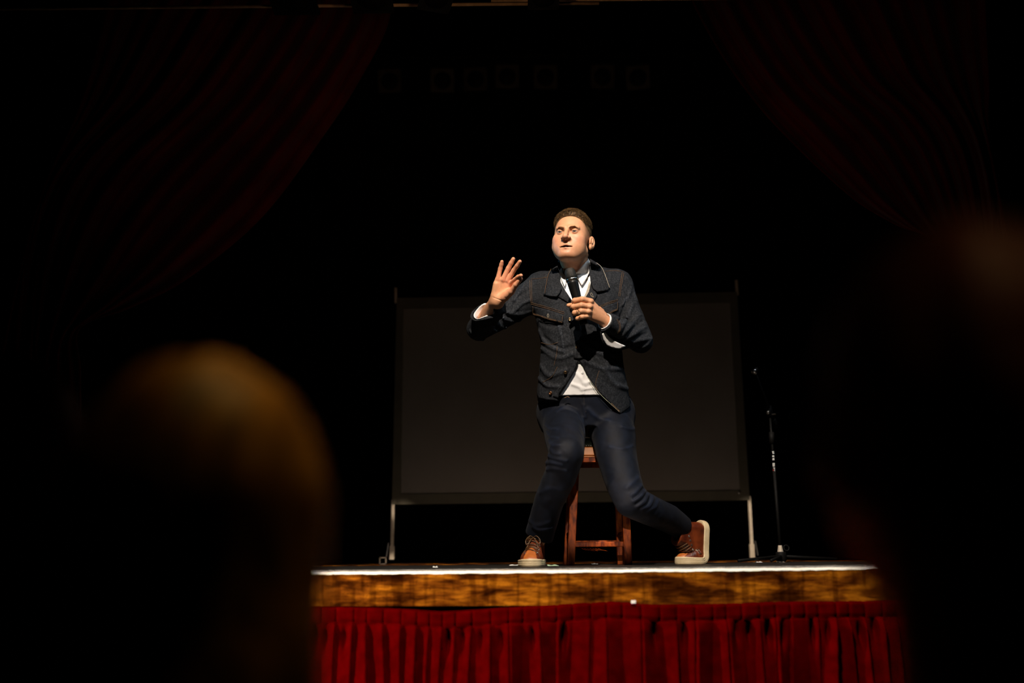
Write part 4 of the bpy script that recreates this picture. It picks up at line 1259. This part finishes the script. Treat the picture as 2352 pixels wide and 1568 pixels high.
def pleat(x, dz, below):
    xx = x - np.interp(x, edges, pl_slant) * below * .8
    i = np.clip(np.searchsorted(edges, xx) - 1, 0, len(edges) - 2); u = (xx - edges[i]) / (edges[i + 1] - edges[i])
    u = np.where(pl_dir[i], 1 - u, u)
    y = -.030 * np.clip(pl_amp[i] + pl_grow[i] * below, .1, 1.6) * np.clip(u / .93, 0, 1) * np.clip((1 - u) / .07, 0, 1) ** .5
    k = np.zeros_like(x)
    for j, (a, s) in dent.items():
        m = i == j; k[m] += s * .042 * np.exp(-((u[m] - .45 - a * .25 - below * 1.2 * a) / .20) ** 2) * math.exp(-((below - .035 - .03 * abs(a)) / .045) ** 2)
    return y + k


V = []
for r in rows:
    zt = ztop(X); below = max(r - .052, 0)
    hdr = -.003 * np.abs(np.sin(X * 55 + 1)) * 0
    if r <= .052:
        i = np.clip(np.searchsorted(edges, X) - 1, 0, len(edges) - 2); u = (X - edges[i]) / (edges[i + 1] - edges[i])
        y = -.007 * (1 - np.exp(-np.minimum(u, 1 - u) / .06)) - .0012 * np.sin(X * 40 + r * 60)
        if r > .045: y = y + .004
    else:
        amp = min(1, .35 + below / .05)
        y = pleat(X, r, below) * amp + .010 * below / .3 * (np.sin(X * 13 + below * 3) + .5 * np.sin(X * 31 - below * 4))
    V.append(np.stack([X, lipY(X) + y - .004 + .012 * (r < .004), zt - r], 1))
nr = len(rows)
V = np.concatenate(V); F = [(a * NX + b, (a + 1) * NX + b, (a + 1) * NX + b + 1, a * NX + b + 1) for a in range(nr - 1) for b in range(NX - 1)]
hb_ = [f for f in F if f[0] // NX < 10]; cl_ = [f for f in F if f[0] // NX >= 10]
for nm, ff in (('header_band', hb_), ('pleated_cloth', cl_)):
    ids = np.unique(np.array(ff)); mp = -np.ones(len(V), int); mp[ids] = np.arange(len(ids))
    o = mk(nm, V[ids], mp[np.array(ff)], 'redcloth'); reparent(o, sk)
    s_ = o.modifiers.new('cloth', 'SOLIDIFY'); s_.thickness = .0015; s_.offset = 1
p = PX(1455, 1382, 3.485); q = MB(); q.box(p, (.016, .006, .011)); o = q.build('cloth_clip', 'paper', None, False, .002); tag(o, 'small white clip on the top edge of the red skirt', 'clip')

# ------------------------------------------------------------------ tied-back velvet curtains
def curtain(name, label, inner, tops, ties, bots, Y, nf, seed):
    """inner edge polyline first; tops/ties/bots give the spread (from inner to outer edge) at rod, tie and floor"""
    rg = np.random.default_rng(seed); nu, nv = 220, 110; ph = rg.uniform(0, 6.28, 6); V = []
    inn = smooth_curve(inner, 12); L = np.concatenate([[0], np.cumsum(np.linalg.norm(np.diff(inn, axis=0), axis=1))]); L /= L[-1]
    out = smooth_curve([tops[1], ((tops[1][0] * .6 + ties[1][0] * .4), (tops[1][1] * .5 + ties[1][1] * .5)), ties[1], bots[1]], 12); Lo = np.concatenate([[0], np.cumsum(np.linalg.norm(np.diff(out, axis=0), axis=1))]); Lo /= Lo[-1]
    mid = smooth_curve([(tops[0][0] * .5 + tops[1][0] * .5, tops[0][1]), ((tops[0][0] * .3 + tops[1][0] * .3 + ties[0][0] * .4), tops[0][1] * .55 + ties[0][1] * .45), ties[0], (bots[0][0] * .5 + bots[1][0] * .5, bots[0][1])], 12)
    Lm_ = np.concatenate([[0], np.cumsum(np.linalg.norm(np.diff(mid, axis=0), axis=1))]); Lm_ /= Lm_[-1]
    for j in range(nv):
        v = j / (nv - 1); a = np.array([np.interp(v, L, inn[:, k]) for k in (0, 1)]); c = np.array([np.interp(v, Lo, out[:, k]) for k in (0, 1)]); b = np.array([np.interp(v, Lm_, mid[:, k]) for k in (0, 1)])
        for i in range(nu):
            u = i / (nu - 1); w0, w1, w2 = (1 - u) ** 2 * (1 if u < .5 else 1), 2 * u * (1 - u), u ** 2
            p = a * w0 + (b * 2 - (a + c) / 2) * w1 + c * w2
            uu = u ** .85
            y = Y + .055 * math.sin(nf * 6.28 * uu + .9 * math.sin(v * 5 + ph[0])) + .03 * math.sin(nf * 2.3 * 6.28 * uu + ph[1] + 2 * v) + .05 * math.sin(v * 4 + ph[2]) * .3
            V.append(PX(p[0], p[1], y))
    F = [(j * nu + i, (j + 1) * nu + i, (j + 1) * nu + i + 1, j * nu + i + 1) for j in range(nv - 1) for i in range(nu - 1)]
    V = np.array(V); V[:, 2] = np.maximum(V[:, 2], .004)
    o = mk(name, V, F, 'velvet'); s_ = o.modifiers.new('cloth', 'SOLIDIFY'); s_.thickness = .006
    tag(o, label, 'curtain', 'tied-back stage curtains'); return o


curtain('stage_curtain', 'dark red curtain sweeping down to the left side of the stage', [(905, -60), (890, 60), (822, 190), (750, 300), (600, 500), (430, 640), (300, 705), (183, 752), (183, 850), (186, 1050), (190, 1285)],
        [(905, -60), (250, -60)], [(150, 520), (78, 520)], [(190, 1285), (-120, 1285)], 5.3, 6, 3)
curtain('stage_curtain', 'dark red curtain sweeping down to the right side of the stage', [(1570, -60), (1600, 20), (1668, 140), (1750, 250), (1825, 330), (1900, 402), (1975, 465), (2060, 515), (2150, 560), (2165, 700), (2170, 1285)],
        [(1570, -60), (2260, -60)], [(2205, 425), (2290, 425)], [(2170, 1285), (2480, 1285)], 5.3, 6, 5)

# ------------------------------------------------------------------ lighting rig
def lantern(loc, sz, aim, hang, label, group, mgel):
    """square-fronted stage lantern hanging under a batten by a yoke; aim = direction it faces"""
    L = empty('stage_lantern', loc, label, 'stage light', group); f = np.array(aim, float); f /= np.linalg.norm(f)
    u = np.cross(f, (0, 0, 1)); u /= np.linalg.norm(u); v = np.cross(u, f); rot = np.stack([u, f, v], 1); c = np.array(loc, float)
    q = MB(); q.lathe([(.0001, -1.3 * sz), (.30 * sz, -1.28 * sz), (.36 * sz, -1.1 * sz), (.36 * sz, -.5 * sz), (.44 * sz, -.4 * sz), (.44 * sz, .0)], c, f, 20); q.build('housing', 'blackmetal', L)
    q = MB()
    for s in (-1, 1):
        q.box(c + u * s * .45 * sz, (.10 * sz, .05 * sz, sz), rot); q.box(c + v * s * .45 * sz, (sz, .05 * sz, .10 * sz), rot)
    # plate with a round opening
    n = 24; o_ = []; i_ = []
    for k in range(n):
        a = 2 * math.pi * k / n; ca_, sa = math.cos(a), math.sin(a); m_ = max(abs(ca_), abs(sa)); o_.append(c + (u * ca_ + v * sa) / m_ * .45 * sz + f * .01 * sz); i_.append(c + (u * ca_ + v * sa) * .37 * sz + f * .01 * sz)
    q.add(o_ + i_, [(k, (k + 1) % n, n + (k + 1) % n, n + k) for k in range(n)])
    q.build('gel_frame', 'mic' if mgel == 'blackmetal' else 'gel', L, False)
    q = MB(); q.lathe([(.0001, -.02 * sz), (.2 * sz, -.05 * sz), (.36 * sz, -.14 * sz)] if not mgel else [(.0001, .0), (.37 * sz, .0), (.37 * sz, -.02 * sz)], c - f * .02 * sz, f, 24); q.build('lens' if not mgel else 'colour_gel', mgel or 'lensglass', L)
    q = MB(); h = .75 * sz
    q.tube([c + u * .5 * sz - f * .6 * sz, c + u * .52 * sz - f * .6 * sz + np.array([0, 0, h]), c - u * .52 * sz - f * .6 * sz + np.array([0, 0, h]), c - u * .5 * sz - f * .6 * sz], .035 * sz, 6); q.build('yoke', 'blackmetal', L)
    y0 = c - f * .6 * sz + np.array([0, 0, h]); hp = np.array([y0[0], hang[0], hang[1]]); q = MB(); q.bar(y0 - np.array([0, 0, .03 * sz]), hp, .16 * sz, up=(1, 0, 0)); q.build('hook_clamp', 'blackmetal', L, False)


rear = [(895, 186, 'leftmost of the small lanterns hanging above the screen', 'gel', (-.1, -1, -.25)), (1016, 185, 'reddish round-gelled lantern, second from left above the screen', 'redgel', (.05, -1, -.3)), (1092, 182, 'third lantern from left above the screen, tilted beside the round-lensed pair', 'gel', (-.1, -1, -.2)),
        (1165, 176, 'left one of the two round-lensed lanterns above the screen', None, (0, -1, -.25)), (1253, 177, 'right one of the two round-lensed lanterns above the screen', None, (.02, -1, -.25)), (1384, 176, 'second lantern from the right of the row above the screen', 'gel', (.05, -1, -.3)),
        (1465, 178, 'rightmost small lantern of the row above the screen', 'gel', (-.2, -1, -.3))]
zt = float(PX(1176, 178, 8.3)[2]) + .27
for x, y, lb, g, aim in rear: lantern(PX(x, y, 8.3), .205, aim, (8.43, zt - .0235), lb, 'small lanterns above the screen', g)
q = MB(); q.tube([(-4.53, 8.43, zt), (4.53, 8.43, zt)], .024, 10); o = q.build('rear_batten', 'blackmetal'); tag(o, 'black pipe carrying the row of lanterns above the screen', 'pipe')

za_ = float(PX(1000, 12.5, 4.2)[2])
q = MB(); q.tube([PX(270, 19, 4.2), (PX(1375, 8, 4.2)[0], 4.2, za_ - .0)], .0085, 10)
P1 = PX(1376, 7.5, 4.2)
q = MB(); q.tube([(-4.53, 4.2, P1[2]), P1], .0075, 10); o = q.build('lighting_batten', 'pipe'); tag(o, 'warm-lit bare bar along the very top of the picture', 'pipe')
P2 = PX(1128, 2, 4.25); q = MB(); q.tube([P2, (4.53, P2[1], P2[2])], .0065, 10); o = q.build('lighting_batten', 'pipe'); tag(o, 'shorter warm-lit bar just above the right end of the long one', 'pipe')
for a, b, lb in ((620, 725, 'black lantern silhouette crossing the top bar, leftmost of four'), (806, 900, 'black lantern silhouette crossing the top bar, second from left'), (966, 1040, 'narrow black lantern silhouette crossing the top bar, third from left'), (1213, 1284, 'black lantern silhouette crossing the top bar, rightmost of four')):
    c = PX((a + b) / 2, -2, 4.02); wd = (b - a) / 2350 * 4.5
    lantern(c, wd, (0.0, -.15, -1.0) if a != 966 else (.1, -.3, -1), (4.2, P1[2] + .006), lb, 'black lanterns on the top bar', 'blackmetal')

# ------------------------------------------------------------------ projection screen
YS = 6.6
ps = empty('projection_screen', PX(1312, 1292, YS) * np.array([1, 1, 0]), 'wide dim projection screen in a dark frame on two pale legs behind the man', 'projection screen')
oc = [PX(*p, YS) for p in ((911, 684), (1693, 670), (1722, 1148), (900, 1158))]; ic = [PX(*p, YS) for p in ((927, 709), (1677, 695), (1700, 1126), (921, 1134))]
V = [p + np.array([0, dy, 0]) for dy in (0, .035) for p in oc + ic]; F = []
for i in range(4):
    j = (i + 1) % 4; F += [(i, 4 + i, 4 + j, j), (8 + i, 8 + j, 12 + j, 12 + i), (i, j, 8 + j, 8 + i), (4 + i, 12 + i, 12 + j, 4 + j)]
reparent(mk('border_frame', V, F, 'border', None, False), ps)
V = [p + np.array([0, dy, 0]) for dy in (.008, .014) for p in ic]; reparent(mk('screen_surface', V, [(0, 3, 2, 1), (4, 5, 6, 7)] + [(i, (i + 1) % 4, (i + 1) % 4 + 4, i + 4) for i in range(4)], 'screen', None, False), ps)
for top, tb, b0, b1, sgn in (((909, 661), (909.5, 689), (903, 1155), (900.5, 1262), -1), ((1691, 643), (1693, 671), (1721, 1146), (1727, 1258), 1)):
    q = MB(); q.bar(PX(*tb, YS + .01) - np.array([0, 0, .02]), PX(*top, YS + .01), .017); q.build('pole_tip', 'polemetal', ps, False, .002)
    q = MB(); q.bar(PX(*b0, YS + .012) + np.array([0, 0, .02]), PX(*b1, YS + .012), .02); q.build('leg', 'polemetal', ps, False, .002)
    e = PX(b1[0], b1[1] + 6, YS + .012); q = MB(); q.bar(e + np.array([0, 0, .04]), e - np.array([0, 0, .045]), .030); q.build('leg_socket', 'polemetal', ps, False, .002)
    q = MB(); q.bar(e + np.array([sgn * .022, -.01, .06]), e + np.array([sgn * .034, -.01, -.03]), .006); q.build('wing_clip', 'steel', ps, False)
    q = MB(); yy = e + np.array([0, 0, -.045]); q.bar((yy[0], YS - .32, .02), (yy[0], YS + .42, .02), .032); q.bar(yy + np.array([0, 0, .01]), (yy[0], yy[1], .02), .026); q.build('foot', 'blackmetal', ps, False, .003)
p = PX(1698, 1131, YS - .004); q = MB(); q.lathe([(.0001, .004), (.006, .003), (.008, 0), (.008, -.006)], p, (0, -1, 0), 12); q.build('press_stud', 'steel', ps)
p = PX(882, 1292, 6.15); q = MB(); z_ = .022
q.bar((p[0], 6.1, z_), (p[0], 6.5, z_), .044); o = q.build('floor_tube', 'blackmetal', None, False, .003); tag(o, 'square open tube end on the floor beside the left screen leg', 'tube')
q = MB()
for s in (-1, 1): q.box((p[0] + s * .018, 6.098, z_), (.007, .01, .044)); q.box((p[0], 6.098, z_ + s * .018), (.044, .01, .007))
reparent(q.build('tube_rim', 'gel', None, False), o)
q = MB(); zz0 = 0.0
q.box((PX(1040, 1290, 8.2)[0], 8.2, .09), (.75, .4, .18)); o = q.build('equipment_case', 'black', None, False, .01); tag(o, 'low dark case in the gloom behind the screen', 'case')

# ------------------------------------------------------------------ microphone stand
YM = 5.25
hub = PX(1793, 1272, YM); hb0 = np.array([hub[0], YM, 0.0])
ms = empty('microphone_stand', hb0, 'black boom microphone stand with a tripod base, right of the screen', 'microphone stand')
top = PX(1768, 948, YM); pole = lambda t: hub + (top - hub) * t
q = MB(); q.tube([hub + (0, 0, .0), pole(.62)], .0082, 10); q.build('lower_pole', 'blackmetal', ms)
q = MB(); q.tube([pole(.60), pole(1.0)], .0062, 10); q.build('upper_pole', 'blackmetal', ms)
q = MB(); q.tube([PX(1772, 992, YM), PX(1773, 1018, YM)], .0135, 12); q.build('pole_clutch', 'blackmetal', ms)
q = MB(); q.lathe([(.0095, .0), (.010, -.004), (.0225, -.084), (.020, -.090), (.0001, -.09)], PX(1791.5, 1252, YM), (0, 0, 1), 24); q.build('base_cone', 'polemetal', ms)
q = MB(); q.lathe([(.022, .022), (.026, .018), (.027, -.02), (.02, -.028), (.0001, -.028)], PX(1794, 1277, YM), (0, 0, 1), 18); q.build('base_hub', 'blackmetal', ms)
for ex, ey, yy in ((1697, 1294, 4.85), (1772, 1294, 4.78), (1922, 1292, 5.42)):
    e = PX(ex, ey, yy); e[2] = .012; s0 = PX(1794, 1275, YM) + np.array([0, 0, -.004])
    q = MB(); q.tube([s0, e], .0072, 8); lg = q.build('leg', 'blackmetal', ms)
    dv = (e - s0) / np.linalg.norm(e - s0); q = MB(); q.lathe([(.0001, -.04), (.010, -.038), (.0115, .004), (.009, .011), (.0001, .011)], e, dv, 10); reparent(q.build('rubber_foot', 'mic'), ms).parent = lg
    lg.children[0].matrix_parent_inverse = Matrix.Translation(-Vector(ms.location))
q = MB(); q.torus(PX(1806, 1258, YM + .02), (0.2, -1, .2), .014, .004); q.build('cable_hook', 'blackmetal', ms)
bt = PX(1734, 853, YM - .15); bb = PX(1783, 979, YM + .06)
q = MB(); q.tube([bb, bt], .0055, 8); q.build('boom_arm', 'blackmetal', ms)
q = MB(); q.tube([PX(1777, 963, YM + .03), PX(1784, 980, YM + .062)], .0125, 10); q.build('counterweight', 'blackmetal', ms)
q = MB(); q.tube([PX(1766, 932, YM), PX(1770, 956, YM)], .016, 12); q.build('boom_clamp', 'blackmetal', ms)
q = MB(); q.lathe([(.0001, .012), (.008, .011), (.0105, .002), (.0105, -.01)], PX(1764.5, 947, YM - .02), (-.35, -1, .2), 12); q.build('clamp_knob', 'steel', ms)
q = MB(); q.tube([PX(1772, 951.5, YM - .012), PX(1782, 951, YM - .012)], .0042, 8); q.build('clamp_lever', 'gel', ms)
q = MB(); a_, b_ = PX(1729, 855, YM - .17), PX(1739, 847.5, YM - .16); q.tube([a_, b_], .012, 12); q.tube([PX(1733, 857, YM - .16), PX(1738, 853, YM - .155)], .009, 10); q.build('microphone_clip', 'steel', ms)
q = MB()
for y0, segs in ((1036.5, [(0, 0, 5, 1.3), (1.5, 0, 1.5, 6), (3.4, 3.4, 3.2, 1.3)]), (1046, [(0, 0, 4.4, 1.5), (0, 2.2, 4.4, 1.3)]), (1052.5, [(0, 0, 4.4, 1.5), (0, 2.6, 4.4, 1.5)]), (1063.5, [(0, 0, 1.3, 7.5), (3, 0, 1.3, 7.5), (0, 0, 4.3, 1.2), (0, 3.2, 4.3, 1.2), (0, 6.4, 4.3, 1.2)]), (1074, [(0, 0, 4.3, 1.3), (2.6, 0, 1.7, 8)])):
    for dx, dy, w_, h_ in segs:
        xc = 1772.1 + (y0 - 1036) * .078
        for k in range(3):
            xa = xc + dx + w_ * k / 3; ang = (xa + w_ / 6 - (xc + 2.2)) / 2.6
            p = PX(xa + w_ / 6, y0 + dy + h_ / 2, YM); p = p + np.array([0, -.0085 * math.sqrt(max(0.0, 1 - min(1, ang * ang) * .8)), 0]); q.box(p, (w_ / 3 / 2350 * 5.3 * 1.1, .0012, h_ / 2350 * 5.3))
q.build('printed_lettering', 'paper', ms, False)
p = PX(1775.3, 1079.5, YM) + np.array([0, -.0088, 0]); q = MB(); q.box(p, (.0036, .0012, .007)); q.build('red_mark', 'redmark', ms, False)

# small litter on the boards
for i, (x, y, Y, m, sz, lb) in enumerate(((1182, 1299, 4.6, 'paper', (.05, .02), 'white paper scrap on the boards left of the planted shoe'), (1270, 1299.5, 4.3, 'greenpaper', (.045, .03), 'pale green paper scrap on the boards right of the planted shoe'), (1366, 1299, 4.9, 'paper', (.03, .02), 'tiny white paper scrap on the boards behind the stool'), (1743, 1289, 5.0, 'paper', (.03, .02), 'white paper scrap between the right screen leg and the microphone stand'), (1000, 1301, 4.1, 'paper', (.02, .012), 'tiny pale scrap on the boards below the left part of the screen'))):
    X_ = float(PX(x, 1300, Y)[0]); n = 7; V = []
    for a in range(n):
        for b in range(n):
            V.append((X_ + (a / (n - 1) - .5) * sz[0], Y + (b / (n - 1) - .5) * sz[1] * 2, .003 + .006 * abs(math.sin(a * .9 + i)) * (b / n)))
    o = mk('paper_scrap', V, [(a * n + b, (a + 1) * n + b, (a + 1) * n + b + 1, a * n + b + 1) for a in range(n - 1) for b in range(n - 1)], m); s_ = o.modifiers.new('paper', 'SOLIDIFY'); s_.thickness = .0008
    tag(o, lb, 'paper', 'paper scraps on the stage')

# ------------------------------------------------------------------ audience (seen from behind, out of focus)
def viewer(cx, cy, Y, r, label, hm, longhair, cloth):
    c = PX(cx, cy, Y).astype(np.float32); V3 = lambda x, y, z: c + np.float32([x, y, z])
    k = r / .088

    def head(P):
        d = ell(P, V3(0, .005, 0), (.076 * k, .094 * k, .108 * k)); d = smin(d, ell(P, V3(0, .06 * k, -.05 * k), (.055 * k, .05 * k, .075 * k)), .03)
        d = smin(d, cap(P, V3(0, .10 * k, -.02), V3(0, .112 * k, -.04 * k), .008, .012), .01)
        for s in (-1, 1): d = smin(d, ell(P, V3(s * .079 * k, .0, -.02 * k), (.009 * k, .02 * k, .032 * k)), .005)
        return d

    def body(P):
        d = smin(head(P), cap(P, V3(0, -.01, -.08 * k), V3(0, -.02, -.21), .055, .06), .02)
        d = smin(d, cap(P, V3(-.16, -.03, -.27), V3(.16, -.03, -.27), .055), .05)
        d = smin(d, cap(P, V3(0, -.03, -.30), V3(0, -.05, -.62), .10, .12), .06)
        for s in (-1, 1):
            hip, knee = V3(s * .09, .0, -.70), V3(s * .11, .36, -.70); fz = np.array([knee[0], knee[1] + .0, STG + .07])
            d = smin(d, chain(P, [hip, knee, fz], [.075, .055, .042]), .03); d = smin(d, cap(P, fz - np.array([0, 0, .035]), fz + np.array([0, .14, -.045]), .034, .026), .02)
            sh_ = V3(s * .185, -.03, -.28); el = V3(s * .22, .06, -.54); ha = V3(s * .10, .28, -.60); d = smin(d, chain(P, [sh_, el, ha], [.05, .04, .03]), .02)
        return np.maximum(d, STG - P[:, 2])

    lo = c + np.float32([-.34, -.3, 0]); lo[2] = STG - .03; hi = c + np.float32([.34, .62, .2])
    o = sdf_obj('person', body, lo, hi, .0075, 'skin'); tag(o, label, 'person')
    a = o.data.color_attributes.new('tint', 'FLOAT_COLOR', 'POINT'); n = len(o.data.vertices); a.data.foreach_set('color', np.tile([.42, .22, .13, 1.0], n))

    def hairs(P):
        d = ell(P, V3(0, -.006, .008), (.084 * k, .098 * k, .112 * k))
        if longhair:
            d = smin(d, chain(P, [V3(0, -.02, 0), V3(0, -.035, -.12), V3(0, -.05, -.30)], [.090 * k, .095 * k, .100 * k]), .03)
        d = d - .0015 * np.sin(P[:, 0] * 130 + 3 * wob(P, 18, 3)) - .0015 * wob(P * np.float32([3, 3, .6]), 70, 4)
        f = np.maximum(P[:, 1] - (c[1] + .045 * k) - .9 * np.clip(P[:, 2] - c[2] - .02, 0, 1), 0)
        if not longhair: d = np.maximum(d, (c[2] - .055 * k - P[:, 2]))
        return np.maximum(d, f - .001)
    sdf_obj('hair', hairs, c - .45, c + .2, .006, hm, o)

    def cl(P):
        d = body(P) - .010 - .002 * wob(P, 40, 2); d = np.maximum(d, P[:, 2] - (c[2] - .185 - .1 * (P[:, 1] - c[1]))); return np.maximum(d, (STG + .10) - P[:, 2])
    sdf_obj('clothing', cl, lo, hi, .009, cloth, o)
    return o


viewer(462, 1198, .80, .096, 'long-haired blond audience member at the lower left, seen from behind and blurred', 'blond', True, 'darkcloth')
viewer(2215, 965, .60, .088, 'brown-haired audience member at the right edge, seen from behind and blurred', 'auburn', False, 'darkcloth')
viewer(12, 1030, 1.25, .088, 'dark-haired audience member at the left edge, beside the blond one', 'auburn', True, 'darkcloth')
